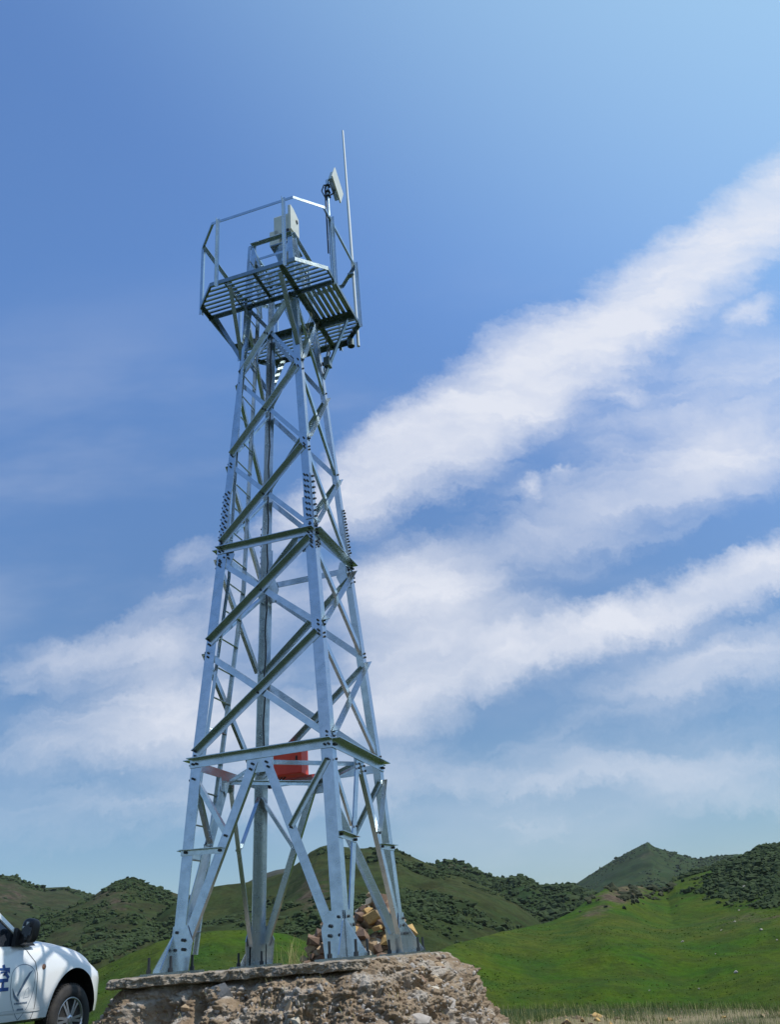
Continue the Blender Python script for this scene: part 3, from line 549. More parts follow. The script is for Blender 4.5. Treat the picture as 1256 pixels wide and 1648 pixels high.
faces = []
for i in range(4):
    j = (i+1) % 4; t = Vector((LS[j][0]-LS[i][0], LS[j][1]-LS[i][1], 0)).normalized(); n = Vector((t.y, -t.x, 0))
    faces.append((i, j, t, n))
def fpt(fi, side, z, inset=.05):
    i, j, t, n = faces[fi]; return corner(i, z)+t*inset if side == 0 else corner(j, z)-t*inset
def brace(p0, p1, n, w, outside, name='brace', matr='zinc', t=.007, gap=.003, flip=1):
    ax = (p1-p0).normalized(); dn = Vector((0, 0, -1)); dn = (dn-ax*dn.dot(ax)).normalized()*flip
    off = n*gap if outside else -n*(LT+gap)
    q = -dn*(w/2)
    mb = MB().angle(p0+off+q, p1+off+q, dn, w, n if outside else -n, w, t)
    return mb.build(name, M[matr], tower)
panels = [(Z1, Z1B), (Z1B, Z2), (Z2, Z2B), (Z2B, Z3), (Z3, ZT)]
for fi in range(4):
    i, j, t, n = faces[fi]
    for k, (a, b) in enumerate(panels):
        w = (.085, .085, .075, .070, .065)[k]; g0 = .085 if a not in (Z1, Z2) else .10; g1 = .075 if b not in (Z2,) else .16
        if b == Z1B: g1 = .07
        if b == ZT: g1 = .10
        brace(fpt(fi, 0, a+g0), fpt(fi, 1, b-g1*.6), n, w, True)
        brace(fpt(fi, 1, a+g0), fpt(fi, 0, b-g1), n, w*.85, False)
        for (sd_, zz, o_) in ((0, a+g0, .012), (1, b-g1*.6, .012), (1, a+g0, 0), (0, b-g1, 0)):
            for dz in ((-.0,) if k > 2 else (-.02, .03)):
                bolt_at(fpt(fi, sd_, zz+dz, .045)+n*(o_), n, .013, .02)
        m0 = (fpt(fi, 0, a+g0)+fpt(fi, 1, b-g1*.6))/2; bolt_at(m0+n*.012, n, .013, .018)
    for z, w in ((Z1, .10), (Z2, .085)):
        brace(fpt(fi, 0, z, -.01 if z == Z1 else .0), fpt(fi, 1, z, -.01 if z == Z1 else 0), n, w, True, 'ring_beam', t=.009)
        for sd_ in (0, 1):
            for q in (.03, .075): bolt_at(fpt(fi, sd_, z-.01, q)+n*.015, n)
    brace(fpt(fi, 0, ZC-.04, .0), fpt(fi, 1, ZC-.04, .0), n, .05, True, 'ring_beam', t=.006)
    brace(fpt(fi, 0, ZC-.35, .0), fpt(fi, 1, ZC-.35, .0), n, .045, False, 'ring_beam', t=.006)
    brace(fpt(fi, 0, ZC-.1, .04), fpt(fi, 0, ZT+.05, hw(ZT)), n, .045, True); brace(fpt(fi, 1, ZC-.1, .04), fpt(fi, 1, ZT+.05, hw(ZT)), n, .045, False)
    # gusset plates at the second ring
    for sd_ in (0, 1):
        gm = MB(); tt = t if sd_ == 0 else -t; o_ = -n*.0125
        gm.prism([fpt(fi, sd_, Z2+.13, 0)+o_+tt*.02, fpt(fi, sd_, Z2+.13, 0)+o_+tt*.16, fpt(fi, sd_, Z2-.08, 0)+o_+tt*.24, fpt(fi, sd_, Z2-.26, 0)+o_+tt*.18, fpt(fi, sd_, Z2-.26, 0)+o_+tt*.02], -n*.008); gm.build('gusset_plate', M['zinc'], tower)
        for a_, b_ in ((.05, .10), (.05, .04), (.10, -.10), (.14, -.06), (.16, -.12), (.05, -.15), (.05, -.21)): bolt_at(fpt(fi, sd_, Z2+b_, a_)+n*(.012 if a_ < .09 else -.01), n)
    # bottom bay: inverted V, secondary braces, short struts
    mid = (corner(i, Z1-.07)+corner(j, Z1-.07))/2
    for sd_ in (0, 1):
        s_ = 1 if sd_ == 0 else -1
        top = mid-t*s_*.07; foot = fpt(fi, sd_, .22, .135)
        ax = (foot-top).normalized(); inn = t*s_; inn = (inn-ax*inn.dot(ax)).normalized()
        mb = MB().angle(top+n*.003+inn*.05, foot+n*.003+inn*.05, -inn, .10, -n, .055, .008); mb.build('brace', M['zinc'], tower)
        for q in (.03, .08): bolt_at(top+(foot-top)*q*.6+n*.012, n)
        node = top+(foot-top)*.42; brace(fpt(fi, sd_, Z1-.17, .05), node, n, .055, sd_ == 1 and fi in (0, 1), matr='zinc')
        bolt_at(node+n*.014, n); bolt_at(fpt(fi, sd_, Z1-.17, .05)+n*.012, n)
        if (fi, sd_) in ((0, 0), (1, 0), (1, 1), (3, 1)):
            nd = top+(foot-top)*.50; zz = nd.z+.02; brace(fpt(fi, sd_, zz, -.01), nd+t*s_*.03, n, .06, True, 'strut')
            bolt_at(fpt(fi, sd_, zz, .05)+n*.012, n, .016); bolt_at(nd+n*.012, n, .016)
    pl = MB().prism([mid+t*.16+Vector((0, 0, .03))-n*.012, mid-t*.16+Vector((0, 0, .03))-n*.012, mid-t*.16+Vector((0, 0, -.13))-n*.012, mid+t*.16+Vector((0, 0, -.13))-n*.012], n*.009); pl.build('gusset_plate', M['zinc'], tower)
# plan bracing diamond in the first ring
h1 = hw(Z1)-.02
mids = [Vector((0, -h1, Z1-.06)), Vector((h1, 0, Z1-.06)), Vector((0, h1, Z1-.06)), Vector((-h1, 0, Z1-.06))]
for k in range(4): MB().angle(mids[k], mids[(k+1) % 4], (0, 0, -1), .05, -(mids[k]+mids[(k+1) % 4]).normalized(), .05, .006).build('plan_brace', M['zinc'], tower)

# platform
PR, PC = 1.052, .367
OCT = [(-PR+PC, -PR), (PR-PC, -PR), (PR, -PR+PC), (PR, PR-PC), (PR-PC, PR), (-PR+PC, PR), (-PR, PR-PC), (-PR, -PR+PC)]
plat = empty('platform', (0, 0, 0), 0, tower)
hT = .43
def clipx(y):    # half length of octagon in x at this y
    return PR if abs(y) <= PR-PC else PR-(abs(y)-(PR-PC))
fr = MB()
for k in range(8):
    a = Vector((*OCT[k], ZT)); b = Vector((*OCT[(k+1) % 8], ZT)); inn = -(a+b).normalized(); inn.z = 0
    fr.angle(a, b, (0, 0, -1), .07, inn, .05, .007)
for sy in (-1, 1): fr.angle((-clipx(hT)+.01, sy*hT, ZT-.012), (clipx(hT)-.01, sy*hT, ZT-.012), (0, 0, -1), .10, (0, -sy, 0), .10, .008)
for sx in (-1, 1):
    for sy in (-1, 1): fr.angle((sx*hT, sy*(hT+.005), ZT-.014), (sx*hT, sy*(PR-.01), ZT-.014), (0, 0, -1), .08, (sx, 0, 0), .06, .008)
    for sy in (-1, 1): fr.angle((sx*.0+.0, sy*(hT+.01), ZT-.014), (0, sy*(PR-.01), ZT-.014), (0, 0, -1), .05, (sx, 0, 0), .04, .006) if sx > 0 else None
fr.angle((hT, -hT, ZT-.02), (hT, hT, ZT-.02), (0, 0, -1), .08, (1, 0, 0), .06, .008)
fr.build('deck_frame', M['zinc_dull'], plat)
for sy in (-1, 1):
    for k in range(7):
        y = sy*(hT+.05+k*.083); L_ = clipx(abs(y)+.03)-.02
        MB().angle((-L_, y-.026, ZT+.002), (L_, y-.026, ZT+.002), (0, 1, 0), .052, (0, 0, -1), .022, .004).build('slat', M['zinc'], plat)
for k in range(7):
    x = hT+.06+k*.083; MB().angle((x-.026, -hT+.01, ZT+.002), (x-.026, hT-.01, ZT+.002), (1, 0, 0), .052, (0, 0, -1), .022, .004).build('slat', M['zinc'], plat)
zs = ZT-1.08
for i in range(4):
    sx, sy = LS[i]
    for d, e in (((0, sy, 0), (PR-.1)), ((sx, 0, 0), (PR-.1))):
        d = Vector(d); c = corner(i, zs)+d*.01
        if i == 1 and abs(d.x) > 0: continue
        if abs(d.x) > 0: top = Vector((sx*e, sy*hT, ZT-.10))
        else: top = Vector((sx*hT, sy*e, ZT-.10))
        side = Vector((-sx, 0, 0)) if abs(d.y) > 0 else Vector((0, -sy, 0))
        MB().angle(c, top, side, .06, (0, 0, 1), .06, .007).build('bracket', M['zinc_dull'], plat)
# railing
rail = empty('guard_rail', (0, 0, 0), 0, tower); RH = 1.228
for k in range(8):
    a = Vector((*OCT[k], ZT+RH)); b = Vector((*OCT[(k+1) % 8], ZT+RH)); ax = (b-a).normalized(); inn = -(a+b); inn.z = 0; inn.normalize()
    MB().angle(a+ax*.0, b, (0, 0, -1), .05, inn, .045, .006).build('top_rail', M['zinc'], rail)
posts = [(-PR+PC+.10, -PR), (PR-PC-.17, -PR), (PR, -PR+PC+.26), (PR, PR-PC-.05), (PR-PC-.1, PR), (-PR+PC+.12, PR), (-PR, PR-PC-.06), (-PR, -PR+PC+.06)]
for k, (x, y) in enumerate(posts):
    dx, dy = (0, 1 if y < 0 else -1) if abs(abs(y)-PR) < .01 else (1 if x < 0 else -1, 0)
    ox, oy = -dx*.004, -dy*.004; p = Vector((x+ox, y+oy, 0))
    MB().angle(p+Vector((0, 0, ZT-.12)), p+Vector((0, 0, ZT+RH+.02)), (-dx, -dy, 0), .045, (dy, dx, 0) if True else None, .045, .006).build('post', M['zinc'], rail)

# bolts: the hundred nearest are parts, the rest one part
Mt = Matrix.Translation((TX, TY, TZ)) @ Matrix.Rotation(TYAW, 4, 'Z')
campos = Vector((0, 0, 1)); Ri = Mt.to_3x3()
def score(b):
    w = Mt @ b[0]; vd = (campos-w); return vd.length*(1 if (Ri @ b[1]).dot(vd) > 0 else 1.6)
bolts.sort(key=score)
for k, (p, n, r, l) in enumerate(bolts[:100]): MB().tube([p-n*.002, p+n*l], r, 6).build('bolt', M['bolt'], tower)
mb = MB()
for p, n, r, l in bolts[100:]: mb.tube([p-n*.002, p+n*l], r, 6)
tagp(mb.build('bolts', M['bolt'], tower), kind='stuff')

# ladder
lad = empty('ladder', (0, 0, 0), 0, tower)
def lx(z): return -1.19+.135*z if z < 4.4 else float(np.interp(z, [4.4, ZT, 10.1], [-.596, -.35, -.31]))
for y in (-.55, -.12): 
    mb = MB()
    for a, b in ((.16, 4.4), (4.4, 10.0)): mb.angle((lx(a), y, a), (lx(b), y, b), (1, 0, 0), .045, (0, 1 if y < -.3 else -1, 0), .045, .006)
    mb.build('stile', M['zinc'], lad)
for k in range(27):
    z = .38+k*.36; MB().tube([(lx(z)+.02, -.545, z), (lx(z)+.02, -.125, z)], .010, 6).build('rung', M['zinc'], lad)

# ------------------------------------------------------------------ equipment on the tower (things of their own)
def tow(name, lx_, ly_, lz_, rz=0):
    w = Mt @ Vector((lx_, ly_, lz_)); return empty(name, w, TYAW+rz)
# red cabinet on the first ring
cab = tow('control_cabinet', -.34, h1-.135, Z1+.02); tagp(cab, 'red metal cabinet resting on the back beam inside the tower', 'cabinet')
b = MB().box((0, 0, .19), (.42, .22, .36)).build('cabinet_body', M['red'], cab, bevel=.006)
MB().box((0, -.117, .19), (.39, .012, .335)).build('cabinet_door', M['red'], cab, bevel=.003)
MB().box((.15, -.128, .19), (.02, .012, .07)).build('handle', M['black'], cab)
mb = MB()
for k in range(3): mb.tube([(-.16+.05*k, .0, .012), (-.2+.03*k, -.02, -.06), (-.30+.02*k, .02, -.10), (-.36, .06, .0)], .009, 6)
mb.build('cable_loops', M['black'], cab)
# black cable down the tower
cb = MB(); pts = []
for k in range(40):
    z = ZT-.1-k*(ZT-Z1-.3)/39; h = hw(z); pts.append(Mt @ Vector((-h*.75+.01*math.sin(k*1.7), h*.62, z)))
o = MB().tube(pts, .011, 6).build('power_cable', M['black']); tagp(o, 'black cable running down inside the tower beside its rear leg', 'cable')
# rod
M['pale'] = mat('pale_grey_paint', (.50, .58, .63), .45)
rod = tow('lightning_rod', .955, .80, ZT); tagp(rod, 'tall slender pale metal rod rising past the platform at its right corner', 'lightning rod')
MB().tube([(0, 0, -.35), (0, 0, 2.9)], .026, 12).build('lower_tube', M['pale'], rod); MB().tube([(0, 0, 2.9), (0, 0, 4.72)], .022, 12, r1=.018).build('upper_tube', M['pale'], rod)
for z in (.02, 1.15): MB().box((-.03, -.02, z), (.10, .09, .035)).build('clamp', M['zinc_dull'], rod)
# panel antenna on a post
ant = tow('panel_antenna', 1.02, -.42, ZT); tagp(ant, 'square pale panel antenna clamped to a post above the guard rail', 'antenna')
MB().tube([(0, 0, -.12), (0, 0, 2.08)], .024, 12).build('post', M['zinc'], ant)
MB().tube([(-.035, -.03, .5), (-.03, -.035, 1.9)], .012, 8).build('cable', M['black'], ant)
Ma = Matrix.Rotation(R(3), 4, 'Z') @ Matrix.Rotation(R(-25), 4, 'X')
pc = Vector((.13, .12, 2.04))
MB().box(pc, (.022, .44, .44), Ma.to_3x3()).build('radome', M['offwhite'], ant, bevel=.005)
MB().box(pc-Ma.to_3x3() @ Vector((.045, 0, 0)), (.075, .36, .36), Ma.to_3x3()).build('back_box', M['zinc_dull'], ant, bevel=.01)
MB().tube([(0, 0, 1.72), (.09, .04, 1.80), tuple(pc-Ma.to_3x3() @ Vector((.07, 0, .08)))], .012, 6).build('arm', M['bolt'], ant)
MB().tube([(0, 0, 1.95), (.07, .02, 2.0), tuple(pc-Ma.to_3x3() @ Vector((.07, 0, -.06)))], .012, 6).build('arm', M['bolt'], ant)
mb = MB()
for z in (1.72, 1.82, 1.95): mb.box((0, 0, z), (.075, .075, .022))
mb.tube([(-.05, -.02, 1.98), (-.09, -.03, 1.85), (-.05, -.02, 1.72), (0, 0, 1.6)], .010, 6)
mb.build('clamp', M['bolt'], ant)
# pan and tilt camera on top of the cage
ptz = tow('surveillance_camera', .10, 0, ZC); tagp(ptz, 'pale pan and tilt camera with tall front plate on the cage above the platform', 'camera')
MB().box((0, 0, .012), (.40, .40, .024)).build('mounting_plate', M['zinc_dull'], ptz)
MB().lathe([(.06, -.42), (.10, -.40), (.18, -.03), (.19, 0)], 24).build('cone_bracket', M['zinc_dull'], ptz)
MB().lathe([(.12, .024), (.12, .14), (.09, .20), (.08, .32)], 24).build('turret', M['offwhite'], ptz)
MB().prism([(-.16, -.13, .30), (-.16, .13, .30), (-.16, .13, .66), (-.16, .06, .72), (-.16, -.13, .70)], (.27, 0, 0)).build('camera_head', M['offwhite'], ptz, bevel=.012)
MB().prism([(-.24, -.13, .10), (-.24, .14, .10), (-.24, .14, .34), (-.24, .06, .42), (-.24, -.13, .40)], (.17, 0, 0)).build('side_housing', M['offwhite'], ptz, bevel=.012)
MB().prism([(.115, -.17, .30), (.115, .17, .38), (.115, .17, .80), (.115, -.04, .86), (.115, -.17, .84)], (.05, 0, 0)).build('front_plate', M['offwhite'], ptz, bevel=.008)
MB().tube([(.16, .07, .66), (.178, .07, .66)], .035, 20).build('lens', M['black'], ptz)
MB().prism([(.02, -.17, .20), (.02, -.09, .20), (.02, -.09, .32), (.02, -.17, .32)], (.10, 0, 0)).build('motor_cover', M['black'], ptz)
# small camera under the platform corner, and another box on the rear right leg
cc = tow('bullet_camera', .80, .90, ZT-.10, R(-45)); tagp(cc, 'small dark round camera hanging under the right corner of the platform', 'camera')
MB().lathe([(.045, -.13), (.06, -.125), (.06, 0), (.04, .01)], 20).build('housing', M['zinc_dull'], cc); MB().lathe([(.035, -.135), (.05, -.131)], 20).build('lens', M['black'], cc)
MB().box((0, 0, .04), (.03, .03, .10)).build('bracket', M['zinc_dull'], cc)
jb = tow('junction_box', .56, .42, 8.15, 0); tagp(jb, 'small grey box with cables fixed to the leg just under the platform', 'junction box')
MB().box((0, 0, 0), (.10, .12, .16)).build('box_body', M['zinc_dull'], jb, bevel=.006); MB().tube([(-.09, 0, 0), (-.04, 0, 0)], .03, 8).build('clamp', M['bolt'], jb)
MB().tube([(.0, .02, .08), (.04, .03, .2), (-.03, .02, .36), (.02, .0, .6)], .009, 6).build('cable', M['black'], jb)
for k in range(2):
    pts = [Mt @ Vector((.42+.05*math.sin(q*.9+k)-.004*q, -.05+k*.1+.03*q, ZT-.08-.05*q+.02*math.sin(q*2))) for q in range(14)]
    o = MB().tube(pts, .006, 5).build('loose_cable', M['offwhite']); tagp(o, 'thin pale loose cable dangling below the platform between the right legs', 'cable', 'loose cables under the platform')

# ------------------------------------------------------------------ stone piles behind the tower
def pile(cx, cy, rad, hgt, size, count, mats, name, label, group, seed):
    g = np.random.default_rng(seed); n = 0; zg = float(ground_z(cx, cy)); protos = []
    for k in range(21):
        v, f = chunk_verts(g); me_o = np_mesh(name, v, f, M['stone'][mats[k % len(mats)]], smooth=False); protos.append(me_o)
    for k in range(count):
        q = (k+.5)/count; z = hgt*(1-(1-q)**.62); rr = rad*(1-z/hgt)**.65*g.uniform(.25, 1.0)**.6*(1 if k < count-3 else .3); a = g.uniform(math.pi*.9, math.pi*2.1) if k % 5 else g.uniform(0, 6.28)
        o = protos[k] if k < 21 else protos[k % 21].copy()
        if k >= 21: C.objects.link(o)
        s = size*g.uniform(.65, 1.3); o.scale = (s*g.uniform(1, 1.5), s*g.uniform(.8, 1.1), s*g.uniform(.5, .95)); o.rotation_euler = (g.uniform(-.5, .5), g.uniform(-.5, .5), g.uniform(0, 6.28))
        o.location = (cx+rr*math.cos(a), cy+rr*math.sin(a)*.8, zg+z); tagp(o, ['grey', 'tan', 'brown', 'ochre yellow', 'pale'][mats[k % 21 % len(mats)]]+' '+label, 'rock', group)
pile(-.74, 14.0, 1.05, 1.76, .115, 295, (1, 2, 2, 3, 2, 4, 1), 'cairn_rock', 'angular rock in the tall stone pile behind the tower feet', 'rocks of the tall stone pile', 3)
pile(-1.38, 13.4, .85, 1.40, .078, 290, (2, 2, 1, 2), 'rubble_rock', 'small rock in the low heap left of the tall stone pile', 'rocks of the low brown heap', 4)

# ------------------------------------------------------------------ foreground grass and stones
g = np.random.default_rng(8)
def scat(n, a0, a1, r0, r1): 
    a = np.radians(g.uniform(a0, a1, n)); r = g.uniform(r0, r1, n); x = r*np.sin(a); y = r*np.cos(a); return np.stack([x, y, ground_z(x, y)-.01], -1)
p = scat(80000, 0, 40, 9.0, 16.5); k = nmask(p[:, 0], p[:, 1], 1.1, 14, -.4, .3)+np.clip((np.hypot(p[:, 0], p[:, 1])-12.2)/2, 0, 1)*.8+.15 > g.random(len(p)); p = p[k]; p = p[nmask(p[:, 0], p[:, 1], .35, 15, -.7, .3) > g.random(len(p))]
stalks('foreground_grass', p[::2], .115, .004, M['blade'], seed=4, label='green grass along the edge of the hilltop at lower right', cat='grass')
stalks('dry_foreground_grass', p[1::5], .11, .004, M['straw'], seed=6, label='dry yellow grass mixed in along the lower right edge', cat='grass')
p = scat(30000, -60, 0, 4, 17); stalks('short_grass', p, .09, .006, M['blade'], seed=9, label='short grass around the car and plinth', cat='grass')
p = scat(2600, -30, 36, 8, 14.5); iv, fi = ICO1; s = g.uniform(.005, .018, len(p))
V = iv[None]*g.uniform(.6, 1.2, (len(p), 12, 1))*s[:, None, None]+p[:, None]+[0, 0, .01]
tagp(np_mesh('gravel', V.reshape(-1, 3), (fi[None]+(np.arange(len(p))*12)[:, None, None]).reshape(-1, 3), M['stone'][1], smooth=False), 'loose tan gravel on the dry soil', 'gravel', kind='stuff')
for k in range(46):
    if k < 30: a = R(g.uniform(5.2, 10.5)); r = g.uniform(10.6, 13.2); s = g.uniform(.025, .07)
    else: a = R(g.uniform(9, 20)); r = g.uniform(10.5, 12.6); s = g.uniform(.02, .06)
    v, f = rock_verts(g, 6); x, y = r*math.sin(a), r*math.cos(a)
    mi = int(g.choice([1, 1, 3, 2])); o = np_mesh('ground_rock', v*np.array([s*1.2, s, s*.75]), f, M['stone'][mi], smooth=False); o.location = (x, y, float(ground_z(x, y))+s*.12); o.rotation_euler = (0, 0, g.uniform(0, 6))
    tagp(o, {1: 'tan', 2: 'dark brown', 3: 'ochre yellow'}[mi]+' rock lying on the dry soil to the right of the plinth', 'rock', 'rocks on the ground right of the plinth')
w_ = Mt @ Vector((-.62, 1.25, -.02)); q = g.normal(0, .05, (60, 3))*[1.5, 1, 0]+np.array(w_)
stalks('dry_weed', q, .30, .004, M['straw'], seed=12, lean=1.3, kind=None, label='wispy dry weed beside the rear tower foot', cat='weed')

# ------------------------------------------------------------------ white car
CARX, CARY, CARA, CARZ = -4.1898514, 11.40624545, 1.2678562, 1-.754
nx, ny = -math.sin(CARA), math.cos(CARA)
car = empty('parked_car', (CARX+nx*.9, CARY+ny*.9, CARZ), CARA)
tagp(car, 'white off-road car parked beside the plinth, its front half showing at the left edge', 'car')
M['paint'] = mat('white_car_paint', (.80, .81, .80), .22, coat=1.0, spec=.5)
M['glass'] = mat('dark_car_glass', (.012, .016, .022), .06, spec=.8)
M['chrome'] = mat('alloy_rim', (.62, .63, .65), .28, .9)
M['seam'] = mat('panel_gap', (.03, .03, .033), .8)
M['blue'] = mat('blue_lettering', (.015, .06, .22), .5)
M['emblem'] = mat('emblem_grey_blue', (.10, .15, .22), .5)
M['lamp'] = mat('marker_lamp_lens', (.30, .14, .08), .25, coat=.6)
M['headlamp'] = mat('headlamp_glass', (.45, .48, .5), .1, .3, coat=1)
XS = [-3.55, -3.48, -3.3, -2.9, -2.3, -1.7, -1.2, -.9, -.75, -.55, -.35, -.15, 0, .15, .3, .42, .52, .6, .67, .73, .78, .81]
def wfac(x): return float(np.interp(x, [-3.55, -3.48, -3.3, -3.0, -.8, -.3, .1, .3, .42, .52, .6, .67, .73, .78, .81], [.84, .92, .97, 1, 1, .995, .985, .965, .94, .90, .85, .78, .68, .5, .3]))
def topz(x): return float(np.interp(x, [-3.55, -3.3, -.8, -.6, -.3, 0, .2, .4, .55, .68, .76, .81], [1.10, 1.16, 1.165, 1.20, 1.17, 1.125, 1.085, 1.02, .97, .93, .86, .74]))
def sect(x):
    f = wfac(x); z = topz(x); zl = .40+(.1 if x > .6 else 0); n = z-1.165
    crown = float(np.interp(x, [-3.5, -1, -.75, .5, .81], [.0, .0, .03, .05, .02])); cw = float(np.interp(x, [-3.5, -.8, 0, .5], [.84, .83, .79, .74]))
    q = [(.80, zl), (.875, zl+.03), (.895, zl+.14), (.898, .72), (.90, .86+n*.4), (.885, .98+n*.7), (.868, z-.12), (cw+.025, z-.055), (cw-.015, z-.012), (cw-.09, z+.010), (.5, z+.02+crown*.6), (.25, z+.022+crown), (0, z+.022+crown*1.1)]
    return [(a*f, b) for a, b in q]
def side_y(x, z):
    s = sect(x); ys = [a for a, b in s[:9]]; zz = [b for a, b in s[:9]]; return float(np.interp(z, zz, ys))
def make_body():
    bm = bmesh.new(); rings = []
    xs = []
    for a, b in zip(XS[:-1], XS[1:]):
        k = max(1, int((b-a)/.06)); xs += [a+(b-a)*i/k for i in range(k)]
    xs.append(XS[-1])
    for x in xs:
        s = sect(x); ring = [(-a, b) for a, b in s]+[(a, b) for a, b in s[-2::-1]]; rings.append([bm.verts.new((x, a, b)) for a, b in ring])
    for r0, r1 in zip(rings[:-1], rings[1:]):
        n = len(r0)
        for k in range(n): bm.faces.new((r0[k], r0[(k+1) % n], r1[(k+1) % n], r1[k]))
    bm.faces.new(rings[0][::-1]); bm.faces.new(rings[-1]); bmesh.ops.recalc_face_normals(bm, faces=bm.faces)
    me = bpy.data.meshes.new('body'); bm.to_mesh(me); bm.free(); o = bpy.data.objects.new('body', me); C.objects.link(o)
    cuts = []
    for cx in (0, -2.72):
        for s in (-1, 1):
            mb = MB(); n = 48; pr = [(cx+.47*math.cos(6.28318*k/n), .385+.52*math.sin(6.28318*k/n)) for k in range(n)]
            mb.prism([(x, s*.55, z) for x, z in pr], (0, s*.6, 0)); cuts.append(mb.build('c', M['seam']))
    for c in cuts:
        m = o.modifiers.new('b', 'BOOLEAN'); m.operation = 'DIFFERENCE'; m.object = c; m.solver = 'EXACT'
    dg = bpy.context.evaluated_depsgraph_get(); dg.update(); ev = o.evaluated_get(dg); me2 = bpy.data.meshes.new_from_object(ev)
    bpy.data.objects.remove(o)
    for c in cuts: bpy.data.objects.remove(c)
    me2.materials.clear(); me2.materials.append(M['paint']); me2.materials.append(M['black'])
    for p in me2.polygons:
        p.use_smooth = True; c = p.center
        near = min(math.hypot((c.x-cx), (c.z-.385)*.94) for cx in (0, -2.72))
        p.material_index = 1 if (near < .53 and abs(c.y) < side_y(min(max(c.x, -3.5), .8), c.z)-.006 and abs(c.y) > .5 and c.z < .925) else 0
    body = bpy.data.objects.new('body', me2); C.objects.link(body); body.parent = car
    try: me2.set_sharp_from_angle(angle=R(38))
    except Exception: pass
    return body
body = make_body()
def strip(name, pts, w, mt, parent=car, off=.0025, side=-1):   # thin strip lying on the flank; pts are (x, z)
    mb = MB(); P = [Vector((x, side*(side_y(x, z)+off), z)) for x, z in pts]
    for a, b in zip(P[:-1], P[1:]):
        d = (b-a).normalized(); nrm = Vector((0, side, 0)); s_ = d.cross(nrm).normalized()*w/2
        mb.poly([a-s_, a+s_, b+s_, b-s_], [(0, 1, 2, 3)])
    return mb.build(name, mt, parent)
def dense(pts, k=8):
    out = []
    for a, b in zip(pts[:-1], pts[1:]): out += [(a[0]+(b[0]-a[0])*i/k, a[1]+(b[1]-a[1])*i/k) for i in range(k)]
    return out+[pts[-1]]
door_front = dense([(-.93, 1.165), (-.83, 1.07), (-.745, .99), (-.70, .85), (-.69, .65), (-.70, .5), (-.72, .43)])
for s in (-1, 1):
    strip('door_gap', door_front, .007, M['seam'], side=s)
    strip('door_gap', dense([(-1.80, 1.16), (-1.80, .43)]), .007, M['seam'], side=s); strip('door_gap', dense([(-2.72, 1.16), (-2.70, .95), (-2.40, .90), (-2.20, .60), (-2.18, .43)]), .007, M['seam'], side=s)
    strip('trim_strip', dense([(-2.25, .52), (-.60, .52)], 14), .035, mat('grey_trim%d' % s, (.55, .56, .55), .4), side=s)
# greenhouse
gh = MB(); lo = [(-.72, .80), (-3.50, .80)]; zb, zr = 1.15, 1.80
def ghp(s): return [Vector((-.55, s*.0, zb)), ]
b0 = [(-.45, 0), (-.56, .55), (-.76, .815), (-3.46, .80), (-3.55, .55), (-3.56, 0)]; t0 = [(-1.52, 0), (-1.56, .45), (-1.68, .65), (-3.22, .64), (-3.30, .45), (-3.32, 0)]
full = lambda q: q+[(x, -y) for x, y in q[-2:0:-1]]
vb = [(x, y, zb) for x, y in full(b0)]; vt = [(x, y, zr) for x, y in full(t0)]; n = len(vb)
gh.poly(vb+vt, [(i, (i+1) % n, (i+1) % n+n, i+n) for i in range(n)]+[tuple(range(n))[::-1], tuple(range(n, 2*n))]).build('window_glass', M['glass'], car)
mb = MB(); k0 = [(x*1.0+(.03 if x > -2 else -.03), y*1.03, zr-.01) for x, y in full(t0)]; k1 = [(x, y*.97, zr+.05) for x, y in full(t0)]; k2 = [(x+(-.2 if x > -2 else .2), y*.6, zr+.075) for x, y in full(t0)]
mb.poly(k0+k1+k2, [(i, (i+1) % n, (i+1) % n+n, i+n) for i in range(n)]+[(i+n, (i+1) % n+n, (i+1) % n+2*n, i+2*n) for i in range(n)]+[tuple(range(n))[::-1], tuple(range(2*n, 3*n))]).build('roof', M['paint'], car, smooth=False)
